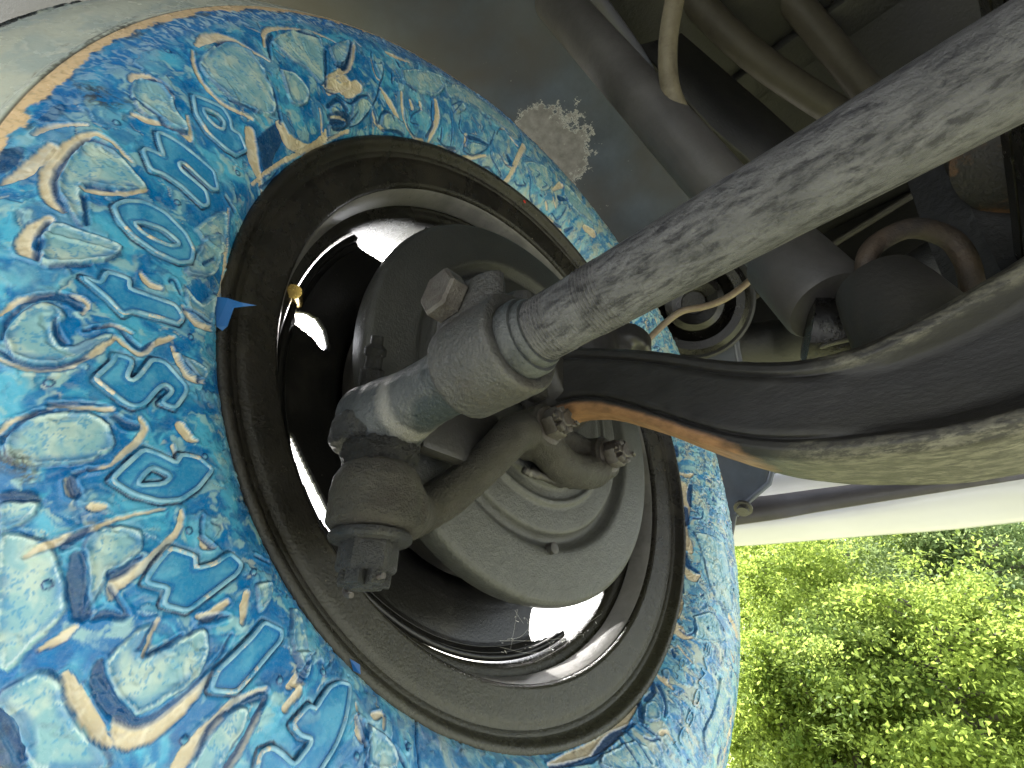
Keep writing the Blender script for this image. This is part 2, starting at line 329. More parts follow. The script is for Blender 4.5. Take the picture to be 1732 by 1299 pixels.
def tree(loc, h, rad, seed, label, leaf=0, nleaf=16000, size=.05, base=.12, cat='tree', nm='tree'):
    """trunk and limbs, then leaves in twig clumps through the crown's volume"""
    rs = np.random.RandomState(seed); x, y = loc; z0 = GZ - .6 * float(sm(4, 12, y)) - .05
    root = empty(nm, (x, y, z0), label, cat, 'trees and shrubs in front of the car')
    bm = bmesh.new(); top = np.array([x + rs.uniform(-.2, .2) * rad, y + rs.uniform(-.2, .2) * rad, z0 + h * .86])
    tr = spline([(x, y, z0), (x + rs.uniform(-.1, .1), y, z0 + h * .3), (*(np.array([x, y]) + rs.uniform(-.15, .15, 2)), z0 + h * .6), top], 5)
    add_tube(bm, tr, np.linspace(.035 * h ** .7, .006, len(tr)), 8)
    obj('trunk', bm, BARK, root)
    bm = bmesh.new(); tips = []
    for k in range(26):
        i = rs.randint(int(len(tr) * .12), len(tr) - 1); p = tr[i]; a = rs.uniform(0, 2 * math.pi); f = (p[2] - z0) / h
        L = rad * (1.0 - .55 * f) * rs.uniform(.75, 1.1)
        e = p + np.array([math.cos(a) * L, math.sin(a) * L, L * rs.uniform(.15, .6)])
        q = spline([p, p * .5 + e * .5 + rs.uniform(-.12, .12, 3) * rad, e], 4); add_tube(bm, q, np.linspace(.018 * h ** .5, .003, len(q)), 5)
        tips += [q[j] for j in range(3, len(q))]
    obj('branch', bm, BARK, root)
    # clumps: along limbs and over an uneven shell
    ncl = 170; u = rs.normal(size=(ncl, 3)); u /= np.linalg.norm(u, axis=1)[:, None]; rr = rs.uniform(.45, 1.0, ncl) ** .6
    lob = 1 + .28 * np.sin(3 * np.arctan2(u[:, 1], u[:, 0]) + seed) * np.cos(2.3 * u[:, 2] + seed)
    cc = np.array([x, y, z0 + h * (base + (1 - base) / 2)]) + u * (rr * lob)[:, None] * np.array([rad, rad, h * (1 - base) / 2])
    cl = np.vstack([cc, np.array(tips)]); csz = rs.uniform(.05, .13, len(cl)) * rad
    ci = rs.randint(0, len(cl), nleaf); P = cl[ci] + rs.normal(size=(nleaf, 3)) * csz[ci][:, None] * np.array([1, 1, .6])
    P = P[P[:, 2] > z0 + .02]; n = len(P); ci = ci[:n]
    cn = rs.normal(size=(len(cl), 3)) * .55 + np.array([0, -.2, .7]); N = rs.normal(size=(n, 3)) * .5 + cn[ci]; N /= np.linalg.norm(N, axis=1)[:, None]
    A = np.cross(N, rs.normal(size=(n, 3))); A /= np.linalg.norm(A, axis=1)[:, None]; Bv = np.cross(N, A)
    s = size * .85 * rs.uniform(.5, 1.3, n)[:, None]
    V = np.stack([P - A * s * .5, P + Bv * s * .3 + N * s * .12, P + A * s * .55 - N * s * .06, P - Bv * s * .3 + N * s * .12], 1)
    F = (np.arange(n)[:, None] * 4 + np.array([0, 1, 2, 0, 2, 3])).reshape(-1, 3)
    me = raw_mesh('foliage', V.reshape(-1, 3), F)
    tn = np.clip(rs.uniform(-.1, 1, len(cl))[ci] * .75 + rs.uniform(0, 1, n) * .35, 0, 1)
    a = me.attributes.new('tone', 'FLOAT', 'POINT'); a.data.foreach_set('value', np.repeat(tn, 4).astype(np.float32))
    o = link_mesh('foliage', me, LEAF[leaf], root, smooth=False); o['kind'] = 'stuff'
def dirxy(px, d):
    r = _B @ np.array([(px - PCX) / FPX, (1100 - PCY) / FPX, 1.0]); r = r[:2] / np.linalg.norm(r[:2]); return CAM[:2] + r * d
T = [(1330, 6.2, 2.25, 1.25, 11, 'rounded bright green shrub right beside the tyre edge', 0, 54675, .05),
     (1500, 7.6, 3.0, 1.35, 12, 'mid green tree with a dark hollow, centre of the bank of foliage', 1, 54675, .055),
     (1705, 6.6, 2.5, 1.15, 13, 'grey-green bushy tree at the right edge with a bare pale stem', 2, 49207, .05),
     (1620, 5.0, 1.35, 1.0, 14, 'low yellow-green shrub in the bottom right corner', 0, 43740, .042),
     (1420, 5.0, 1.1, .8, 15, 'low leafy shrub with grassy twigs below the rounded shrub', 1, 32805, .042),
     (1280, 5.2, 1.2, .7, 20, 'small pale green shrub half hidden by the tyre at the bottom', 0, 27337, .042),
     (1400, 10.5, 4.2, 2.2, 16, 'tall yellow-green tree rising behind the rounded shrub', 0, 54675, .07),
     (1580, 11.0, 4.4, 2.0, 17, 'broad tall tree whose top meets the bumper, behind the hollow tree', 1, 54675, .07),
     (1230, 11.5, 4.3, 2.2, 18, 'tall tree mostly hidden behind the blue tyre', 1, 38272, .07),
     (1790, 11.5, 4.0, 1.7, 19, 'tall darker tree at the far right below the sky gap', 2, 43740, .07)]
for px, d, h, rad, sd_, lab, lf, nl, sz in T:
    x, y = dirxy(px, d); tree((x, y), h + .55, rad, sd_, lab, lf, nl, sz, cat='shrub' if h < 2 else 'tree', nm='shrub' if h < 2 else 'tree')

# ------------------------------------------------------------------ car body round the wheel
MAT['fender'] = fender_mat()
def inner_fender():
    root = empty('inner_fender', (-.1, .1, .3), 'blue-grey painted inner wing arching over the tyre, paint flaking in a pale patch', 'car panel')
    R = .42; bm = bmesh.new()
    ang = np.radians(np.linspace(-2, 185, 96))
    ex = np.interp(np.degrees(ang), [-2, 2.6, 6.4, 17, 28, 44, 59, 80, 110, 150, 185], [-.05, -.035, .019, .028, .030, .062, .096, .105, .10, .09, .05])
    xs = np.linspace(0, 1, 40)
    def sheet(Rr):
        A, Sx = np.meshgrid(ang, xs, indexing='ij'); X = -.30 + (ex[:, None] + .30) * Sx
        return np.stack([X, Rr * np.cos(A), Rr * np.sin(A)], -1)
    o = link_mesh('arch_panel', grid_mesh('arch_panel', sheet(R)), MAT['fender'], root)
    s = o.modifiers.new('sheet', 'SOLIDIFY'); s.thickness = .004; s.offset = 1
    # rolled bead along the free edge
    e = np.stack([ex, R * np.cos(ang), R * np.sin(ang)], -1)
    obj('edge_bead', tube(e[2:27], .0035, 8), MAT['fender'], root)
    # round body mount in its hole
    c = at(1172, 512, depth=.655); nrm = np.array([.15, -c[1], -c[2]]); nrm /= np.linalg.norm(nrm)
    obj('rubber_mount', lathe([(-.006, .067), (.004, .0675), (.012, .060), (.010, .050), (.002, .046), (-.002, .040), (.012, .036), (.018, .028), (.012, .016), (.004, .014)], c + nrm * .004, nrm, 48), MAT['rubber'], root)
    obj('hole_rim', lathe([(-.004, .0755), (.002, .0752), (.0035, .072), (.002, .068), (-.004, .068)], c, nrm, 56), MAT['under'], root)
    b = at(1257, 858, depth=.62); obj('bolt', lathe([(0, .011), (.003, .011), (.0032, .007), (.009, .007)], b, (0, -.6, -.8), 16), MAT['clamp'], root)
    b = at(942, 176, depth=.6); obj('stud', lathe([(0, .009), (.002, .009), (.0022, .006), (.005, .006)], b, -(b - np.array([b[0], 0, 0])), 18), MAT['fender'], root)
    return root
inner_fender()
def car_body():
    r = empty('outer_wing', (-.3, .1, .2), 'dark outer wing skin above the tyre', 'car panel')
    ang = np.radians(np.linspace(-4, 186, 64)); P = []
    for rr, x in ((.405, -.31), (.44, -.315), (.6, -.36), (.75, -.37)):
        P.append(np.stack([np.full_like(ang, x), rr * np.cos(ang), np.minimum(rr * np.sin(ang), .62)], -1))
    o = link_mesh('wing_skin', grid_mesh('wing_skin', np.array(P)), MAT['under'], r); s = o.modifiers.new('t', 'SOLIDIFY'); s.thickness = .003
    r = empty('floor_pan', (.6, -.5, .55), 'black underside of the car floor and engine bay', 'car underside')
    bm = box((.62, -.22, .56), (1.9, 1.9, .02)); obj('panel', bm, MAT['under'], r)
    bm = bmesh.new()
    for k in range(5): add_box(bm, (.62, -1.0 + k * .32, .545), (1.4, .05, .02), bev=.006)
    obj('stiffener', bm, MAT['under'], r)
    r = empty('engine', (.75, -.2, .2), 'unseen black engine and sump, added to keep out light from inboard', 'engine')  # out of view, added to shut out sideways light on the plate
    obj('block', box((.80, -.12, .33), (.56, .95, .44), bev=.03), MAT['under'], r); obj('sump', box((.78, -.2, .06), (.40, .62, .16), bev=.04), MAT['under'], r)
    r = empty('rear_floor_blocker', (.6, -.9, .12), 'unseen black floor behind the front axle, added to keep out light from behind', 'car underside')  # out of view, added to cut the light arriving from the rear
    obj('panel', box((.62, -.95, .13), (1.9, .80, .015), bev=.003), MAT['under'], r)
    r = empty('engine_bay_wall', (.4, .62, .3), 'black front bulkhead of the engine bay behind the axle', 'car underside')
    obj('panel', box((.60, .66, .37), (1.5, .02, .46)), MAT['under'], r)
    bm = bmesh.new()
    add_tube(bm, [at(1255, 418, y=.64), at(1212, 440, y=.64)], .006, 8); add_tube(bm, [at(1300, 487, y=.645), at(1240, 525, y=.645)], .006, 8); add_tube(bm, [at(1560, 320, y=.645), at(1395, 422, y=.645)], .006, 8)
    obj('seam', bm, MAT['shock'], r)
    r = empty('frame_rail', (.33, .1, .2), 'black chassis rail running along the car above the axle', 'chassis rail')
    obj('rail', box((.40, -.2, .27), (.07, 1.7, .11), bev=.008), MAT['under'], r)
    obj('rail_flange', box((.352, -.2, .213), (.04, 1.7, .006), bev=.002), MAT['under'], r)
    r = empty('cross_member', (.6, .33, .18), 'black stamped cross member in front of the axle', 'chassis cross member')
    bm = bmesh.new(); P = spline([at(1100, 590, depth=.75), at(1290, 590, depth=.72), at(1400, 560, depth=.66), at(1560, 480, depth=.6), at(1760, 360, depth=.55)], 8)
    add_tube(bm, P, .045, 14, squash=(1, .8)); obj('tube', bm, MAT['under'], r)
car_body()
def bumper():
    r = empty('bumper', (.2, .75, .05), 'white front bumper seen from below against the trees', 'bumper')
    top = [at(*q, y=yy) for q, yy in (((1180, 890), .66), ((1250, 876), .72), ((1340, 864), .78), ((1460, 842), .84), ((1600, 800), .88), ((1732, 770), .9), ((1950, 730), .9))]
    bot = [at(*q, y=yy) for q, yy in (((1180, 918), .665), ((1250, 917), .73), ((1340, 910), .79), ((1460, 900), .85), ((1600, 889), .89), ((1732, 874), .91), ((1950, 850), .91))]
    top, bot = spline(top, 6), spline(bot, 6); P = []
    for t in np.linspace(0, 1, 9):
        q = top * (1 - t) + bot * t; q[:, 1] += -.02 * math.sin(t * math.pi); P.append(q)
    P += [bot + np.array([0, .012, -.004]), bot + np.array([0, .05, .002]), top + np.array([0, .06, .01])]
    obj_ = link_mesh('blade', grid_mesh('blade', np.array(P)), MAT['white'], r); s = obj_.modifiers.new('t', 'SOLIDIFY'); s.thickness = .003
    r2 = empty('valance', (.1, .7, .1), 'dark painted valance strip above the white bumper', 'car panel')
    a = [at(1245, 845, y=.70), at(1310, 838, y=.72), at(1400, 826, y=.76), at(1760, 780, y=.84)]; b = [at(1235, 890, y=.69), at(1320, 878, y=.715), at(1410, 862, y=.755), at(1760, 806, y=.84)]
    o = link_mesh('panel', grid_mesh('panel', np.stack([spline(a, 5), spline(b, 5)], 1)), MAT['valance'], r2); s = o.modifiers.new('t', 'SOLIDIFY'); s.thickness = .004
    a = [at(1250, 800, y=.80), at(1400, 780, y=.84), at(1600, 760, y=.88)]; b = [at(1250, 850, y=.79), at(1400, 832, y=.83), at(1600, 815, y=.87)]
    o = link_mesh('light_strip', grid_mesh('light_strip', np.stack([spline(a, 5), spline(b, 5)], 1)), MAT['white'], r); s = o.modifiers.new('t', 'SOLIDIFY'); s.thickness = .004
bumper()

# ------------------------------------------------------------------ the wheel
S_ = .195
S_=.195
_CP=np.array([(.985,-.05),(1.0,-.02),(1.03,.025),(1.08,.06),(1.18,.088),(1.28,.092),(1.35,.074),(1.395,.052),(1.41,.040),(1.425,.018),(1.50,-.035),(1.555,-.095),(1.585,-.16),(1.6,-.24),(1.605,-.36),(1.605,-.7)])*S_
def _catmull(P,n):
    out=[]
    Q=np.vstack([2*P[0]-P[1],P,2*P[-1]-P[-2]])
    for i in range(len(P)-1):
        p0,p1,p2,p3=Q[i:i+4]; t=np.linspace(0,1,n,endpoint=False)[:,None]
        out.append(.5*((2*p1)+(-p0+p2)*t+(2*p0-5*p1+4*p2-p3)*t*t+(-p0+3*p1-3*p2+p3)*t**3))
    out.append(P[-1:]);return np.vstack(out)
_PC=_catmull(_CP,60)
_PS=np.r_[0,np.cumsum(np.hypot(*np.diff(_PC,axis=0).T))]
VMAX=_PS[-1]
def prof(v):
    """(radius, axial) at arc length v along the sidewall"""
    return np.interp(v,_PS,_PC[:,0]),np.interp(v,_PS,_PC[:,1])
def surf(th,v,h=0.):
    r,a=prof(v); r2,a2=prof(v+2e-4); r1,a1=prof(v-2e-4)
    dr,da=r2-r1,a2-a1; L=np.hypot(dr,da)+1e-12
    nr,na=-da/L,dr/L            # outward normal in (r, axial)
    r=r+h*nr; a=a+h*na
    bulge=.042*S_*np.exp(-((np.angle(np.exp(1j*(th+np.pi/2))))/.62)**2)*np.exp(-((v-.06)/.045)**2)
    a=a+bulge
    return np.stack([a+0*th,r*np.cos(th),r*np.sin(th)],-1)

LETTERS = [('e',[(2.9497,57.6),(2.9401,54.8),(2.9181,48.0),(2.9264,42.97),(2.9436,40.38),(2.933,37.28),(2.9497,31.14),(2.9839,32.61),(2.9942,36.9),(2.9985,45.4),(2.9823,52.29)],[(2.9588,52.43),(2.9413,47.48),(2.9427,43.71),(2.9635,42.12),(2.9722,45.6),(2.9696,49.73)]),('n',[(3.0778,57.4),(3.0721,55.36),(3.0673,50.39),(3.0649,35.61),(3.0939,30.98),(3.1042,33.06),(3.1023,39.67),(3.0989,45.9),(3.1084,47.09),(3.1178,45.11),(3.1193,34.65),(3.1411,31.55),(3.1555,33.28),(3.1475,42.78),(3.1485,49.58),(3.1562,52.91),(3.1297,57.72),(3.1212,57.06),(3.115,51.51),(3.0945,55.13)],None),('o',[(3.2541,58.22),(3.2362,55.8),(3.2215,50.95),(3.2188,44.19),(3.2337,35.76),(3.2558,31.39),(3.2828,31.09),(3.2984,35.3),(3.3005,43.16),(3.2916,50.64),(3.2742,55.62)],[(3.2676,52.02),(3.2581,48.99),(3.2515,43.18),(3.2581,37.32),(3.2649,36.64),(3.2756,39.19),(3.28,43.97),(3.278,48.71)]),('t',[(3.3829,61.45),(3.3868,56.73),(3.365,55.65),(3.3652,49.42),(3.3826,49.34),(3.3829,38.21),(3.3814,34.69),(3.4005,31.46),(3.4149,32.86),(3.415,40.51),(3.4163,47.93),(3.4261,50.13),(3.4049,54.79)],None),('s',[(3.4889,52.25),(3.4933,48.06),(3.5004,47.84),(3.5212,49.63),(3.5273,48.17),(3.5163,45.72),(3.4875,41.78),(3.4891,37.93),(3.5257,31.18),(3.5385,31.87),(3.5642,36.12),(3.557,40.49),(3.5484,38.66),(3.541,36.83),(3.5323,36.29),(3.5258,38.48),(3.5328,40.55),(3.5595,45.4),(3.5642,48.37),(3.557,50.91),(3.5265,57.27),(3.5231,56.99),(3.4986,52.46)],None),('e',[(3.6245,47.57),(3.6358,43.39),(3.6515,39.13),(3.6376,37.42),(3.6454,31.83),(3.6684,27.71),(3.68,30.94),(3.6931,34.82),(3.7035,41.0),(3.699,46.86),(3.6815,52.99),(3.6578,57.35),(3.6453,53.8)],[(3.6501,46.44),(3.6675,41.63),(3.677,44.34),(3.6718,51.95),(3.6601,49.75)]),('r',[(3.7614,48.51),(3.7859,42.87),(3.7996,44.89),(3.8068,38.9),(3.803,32.61),(3.8272,30.32),(3.8354,33.21),(3.8393,42.47),(3.8431,51.38),(3.8208,55.92),(3.8068,52.79),(3.7876,57.51),(3.7736,53.49)],None),('i',[(3.9198,33.57),(3.9501,29.99),(3.9584,32.17),(3.9592,38.76),(3.9615,45.67),(3.9631,51.65),(3.9388,56.28),(3.9266,52.49),(3.9257,45.91),(3.9242,38.7)],None),('F',[(4.0883,24.67),(4.1103,22.21),(4.1157,27.07),(4.1239,33.05),(4.1266,39.55),(4.1249,44.27),(4.1222,47.81),(4.1213,54.96),(4.1106,64.04),(4.0931,69.26),(4.063,64.5),(4.0382,55.86),(4.0464,53.28),(4.0651,52.66),(4.0856,52.76),(4.0906,46.01),(4.0872,44.45),(4.0708,46.14),(4.0507,45.68),(4.0574,38.24),(4.0706,38.01),(4.0706,34.11),(4.0741,28.89)],None)]
CREAM_ = [[(2.8363,72.28,0.91),(2.8059,73.55,2.56),(2.7748,73.04,2.87),(2.7506,70.06,1.95),(2.7277,62.84,1.1),(2.7075,56.61,0.51)],[(2.8556,71.02,0.45),(2.8876,65.23,0.8),(2.907,57.85,0.89),(2.9076,48.92,1.0),(2.8689,38.56,0.96)],[(3.2925,69.35,0.82),(3.2809,72.96,1.64),(3.2569,75.13,2.32),(3.221,75.76,2.54),(3.1812,74.5,1.92),(3.1472,71.64,1.08),(3.1438,66.53,0.74),(3.1603,58.94,0.45)],[(3.3109,71.89,1.29),(3.3299,74.82,1.58),(3.3582,75.69,1.85),(3.3693,71.87,1.24)],[(3.0722,66.04,0.78),(3.0663,61.76,1.18),(3.0524,57.29,0.81),(3.0418,50.47,1.04),(3.0399,48.14,0.84),(3.0004,53.66,0.51)],[(2.899,35.37,2.37),(2.944,27.04,3.32),(2.9605,19.86,2.4),(2.9716,13.27,1.22)],[(2.8034,29.58,3.06),(2.7999,22.44,3.64),(2.7323,14.01,2.76),(2.6644,14.79,2.85),(2.6407,19.13,1.03)],[(3.247,67.18,0.51),(3.2374,62.22,1.23),(3.2202,56.12,0.91),(3.1952,51.23,0.3)],[(3.1076,23.4,0.44),(3.1426,20.72,0.79),(3.2224,13.17,1.04)],[(3.0092,73.69,0.8),(2.9936,73.47,1.82),(2.9794,70.09,1.23),(2.9763,65.87,0.92),(2.9867,61.01,0.5)],[(3.2733,85.13,0.64),(3.2472,81.57,1.96),(3.1962,78.74,1.71)],[(2.6865,63.5,0.62),(2.6407,71.91,1.32),(2.5637,72.91,0.84),(2.4871,69.94,0.88),(2.4495,65.55,0.6)],[(2.5524,44.42,1.15),(2.5072,46.46,1.77),(2.4488,52.85,1.83),(2.4146,61.32,0.87)],[(2.4905,41.99,3.6),(2.5368,39.92,3.51),(2.5781,37.22,1.72)],[(2.9943,19.75,0.94),(2.7323,14.01,1.38),(2.5411,16.24,1.09)],[(3.184,84.07,0.68),(3.1615,81.76,1.05),(3.1356,74.43,0.58)],[(3.4494,78.09,0.44),(3.4298,74.22,0.89),(3.4242,71.73,0.75),(3.4152,67.89,0.31)],[(3.5022,77.52,0.34),(3.5086,75.06,0.51),(3.5146,71.34,0.69),(3.5124,64.86,0.78),(3.5009,60.21,0.8),(3.4829,55.75,0.95),(3.4634,52.11,0.46)],[(3.413,63.25,0.32),(3.4169,60.25,0.64),(3.4247,59.13,0.58),(3.4352,60.48,0.44)],[(3.4619,52.11,0.49),(3.4745,48.82,0.59),(3.4821,44.79,0.84),(3.4631,41.01,0.86),(3.4502,37.71,1.06),(3.4398,34.23,0.5)],[(3.4593,34.98,0.5),(3.486,33.05,0.78),(3.5081,29.67,1.01),(3.5113,23.66,0.67)],[(3.3771,31.75,0.52),(3.3918,29.18,1.05),(3.4006,24.68,1.15),(3.3928,17.39,0.48)],[(3.3509,46.13,0.71),(3.3615,43.31,1.25),(3.3606,40.01,1.01)],[(3.454,56.83,0.51),(3.4447,52.18,0.52),(3.4509,47.69,0.4)],[(3.5625,67.99,0.46),(3.5595,65.36,0.64),(3.563,60.92,0.6),(3.5668,54.24,0.77)],[(3.5791,47.09,0.45),(3.5957,46.19,1.03),(3.6149,49.4,1.19),(3.6268,53.04,0.79),(3.6389,56.53,0.45),(3.641,61.35,0.29)],[(3.1757,18.48,0.95),(3.254,13.41,1.37),(3.3106,14.75,1.08)],[(3.648,66.5,0.73),(3.6646,66.54,0.84)],[(3.4265,7.63,0.58),(3.4522,5.7,0.82)],[(3.5845,78.1,0.6),(3.574,75.55,0.55),(3.5663,70.56,0.4)],[(3.6225,39.0,0.46),(3.6448,38.78,0.59)],[(3.5941,35.12,1.71),(3.6112,33.02,1.37),(3.6185,30.39,0.56)],[(3.7197,41.96,0.69),(3.7345,43.06,0.89),(3.748,46.47,1.08),(3.765,53.38,1.42),(3.7703,58.85,1.68),(3.7761,63.49,1.88),(3.7874,65.39,0.6)],[(3.902,75.08,1.14),(3.9186,75.59,2.55),(3.9293,72.35,2.42),(3.9329,66.87,2.08),(3.9306,60.03,1.42),(3.9254,54.41,0.57)],[(3.8352,78.84,0.84),(3.861,79.11,1.67),(3.891,79.08,1.67),(3.9157,78.65,0.73)],[(3.9902,44.87,0.48),(3.9814,48.21,0.73),(3.9691,54.1,0.84),(3.97,59.85,1.24),(3.9723,65.93,1.8),(3.9793,71.06,1.76)],[(3.9991,46.98,0.54),(4.0119,55.19,0.9),(4.02,63.22,1.23)],[(3.7642,39.4,0.7),(3.7755,38.91,1.4),(3.7862,36.39,0.43)],[(3.7141,77.72,0.45),(3.7105,71.9,1.17),(3.7086,64.89,0.61),(3.7056,56.58,0.45),(3.7103,46.33,0.41)],[(3.8036,81.32,0.44),(3.803,77.78,1.23),(3.7985,73.84,0.57)],[(3.8594,64.82,0.42),(3.8487,62.08,0.43),(3.8343,58.39,0.5)],[(4.1417,30.15,0.69),(4.1575,33.44,1.51),(4.1766,35.13,0.45)],[(3.8988,39.43,0.63),(3.8857,36.66,1.42),(3.8691,33.41,1.08)],[(3.8626,40.5,1.04),(3.8636,46.83,1.33),(3.8567,49.55,0.66)],[(4.0758,38.87,1.79),(4.0563,44.89,1.03)],[(4.0137,35.24,0.58),(4.0154,39.13,0.92),(4.0228,36.07,0.65)],[(3.6844,62.62,1.24),(3.6872,60.26,0.75)],[(4.0298,44.02,1.15),(4.0324,37.07,1.19),(4.0149,37.12,1.19),(4.0319,34.86,0.6)],[(4.1422,30.59,0.3),(4.1536,32.9,0.96),(4.1731,34.58,0.29)],[(4.1772,25.14,1.32),(4.1968,21.56,0.9),(4.2033,26.57,0.44)],[(4.1354,26.08,0.52),(4.1436,28.64,0.34)],[(4.061,39.14,0.2),(4.0624,42.2,0.97),(4.0813,38.63,0.4)],[(2.387,66.32,1.01),(2.4234,56.5,1.19),(2.4684,48.85,1.45),(2.4994,47.71,0.95),(2.5038,49.98,0.28)],[(2.3739,70.51,0.51),(2.3627,66.91,0.77)],[(2.3599,40.8,0.52),(2.3482,35.24,2.09),(2.3287,28.41,2.39),(2.3112,23.98,1.08)],[(2.3509,57.95,0.36),(2.3618,48.16,0.67),(2.3514,44.48,0.52)],[(2.426,26.23,0.35),(2.4174,20.39,0.77),(2.3951,17.23,1.04),(2.3709,14.97,0.37)],[(2.5805,40.34,1.37),(2.5414,40.71,3.27),(2.5053,36.96,3.83),(2.4514,39.77,3.45)],[(2.6109,24.65,0.69),(2.5866,24.41,0.7),(2.5517,21.97,0.38)],[(2.2666,68.15,1.63),(2.2395,67.05,1.65),(2.1835,67.29,0.57)],[(2.273,40.11,0.82),(2.287,29.47,1.09),(2.2814,21.76,0.55),(2.2316,13.92,0.85),(2.1884,12.58,1.74)],[(2.1192,42.98,1.76),(2.123,31.24,2.35),(2.1467,20.26,2.05),(2.1579,13.76,1.17)],[(2.1966,36.67,1.42),(2.1976,32.84,0.85)],[(2.2407,36.23,1.11),(2.2393,32.11,1.67)],[(2.6387,30.03,0.45),(2.6595,18.5,0.68),(2.641,13.87,0.69)],[(2.1043,11.19,2.26),(2.0684,12.16,1.83),(2.0213,14.03,0.93)],[(1.9823,11.86,1.14),(1.931,15.11,1.93),(1.8708,21.46,0.79)],[(1.7904,27.22,0.61),(1.7594,25.26,1.33),(1.7306,25.24,0.62)],[(1.6802,55.01,2.14),(1.7123,33.22,2.61),(1.7239,19.46,2.07),(1.7291,12.23,2.59)],[(1.5875,10.1,0.76),(1.5566,10.47,1.31),(1.4774,11.42,1.67),(1.4029,12.19,2.27),(1.3633,13.18,1.14)],[(1.4344,9.82,1.13),(1.4122,10.62,0.79)],[(1.5054,21.72,0.99),(1.4809,17.61,1.11)],[(1.2699,35.27,3.53),(1.2258,39.22,4.76)],[(1.811,50.74,0.51),(1.7841,54.84,1.03),(1.7338,49.83,0.84),(1.7139,49.12,0.84)],[(1.9828,27.38,1.88),(1.9818,20.24,1.13)],[(1.4818,31.01,0.78),(1.4504,25.16,0.78)],[(1.4631,50.3,3.42),(1.4937,37.58,1.45)],[(1.8162,75.5,0.31),(1.744,79.83,0.96),(1.6857,69.64,0.54)],[(1.909,78.83,0.7),(1.8616,75.41,1.11),(1.8202,76.4,0.41)],[(5.5175,6.51,0.88),(5.5428,12.28,4.88),(5.5282,18.85,2.63),(5.5413,24.19,0.7)],[(5.4754,16.78,0.69),(5.4595,22.68,0.84),(5.4505,28.82,0.5)],[(5.3135,11.84,0.4),(5.3075,16.16,1.98),(5.3007,23.12,0.78)],[(5.3315,9.91,2.02),(5.2938,10.01,1.19),(5.2485,10.08,1.55)],[(5.4911,74.71,1.7),(5.4372,75.83,2.06),(5.3615,75.94,1.97),(5.3128,77.6,1.91)],[(5.6318,61.1,0.91),(5.6163,66.6,1.64)],[(5.1278,28.97,1.05),(5.1555,30.8,1.07),(5.1548,36.82,0.42)],[(5.6162,11.43,0.73),(5.6592,12.82,1.21)],[(5.7428,57.05,2.41),(5.7238,67.08,2.4),(5.6984,72.9,1.14)],[(0.8808,14.62,2.44),(0.835,14.05,2.45),(0.7833,13.96,2.25),(0.73,12.99,2.04),(0.673,15.52,1.64),(0.629,14.94,1.23)],[(0.8223,46.67,1.26),(0.7961,49.86,2.53)],[(0.7458,33.96,1.24),(0.7238,31.64,0.99)],[(0.7431,52.37,1.02),(0.6896,49.06,1.01),(0.6502,47.77,1.01)],[(0.6305,22.72,0.98),(0.6577,29.56,0.82)],[(0.8301,64.82,0.69),(0.812,66.74,0.69)],[(4.6885,17.16,1.68),(4.7773,14.72,2.67),(4.8728,14.32,3.09),(4.9733,14.02,2.97),(5.078,11.88,2.1),(5.2011,8.92,2.26)],[(5.9865,11.25,2.33),(5.9449,13.31,4.6),(5.9097,16.19,2.27)],[(5.8249,12.4,1.47),(5.7925,18.35,3.62),(5.8129,24.02,1.02)],[(5.7344,8.3,1.0),(5.6645,12.86,1.25),(5.5947,12.07,1.08)],[(6.2472,10.91,1.25),(6.2001,15.61,3.71),(6.1281,15.15,3.65),(6.0297,12.59,1.77)],[(6.281,10.72,1.01),(6.2665,20.15,1.89),(6.2743,24.45,1.51)],[(6.0097,11.31,2.94),(5.9455,12.14,3.46)]]
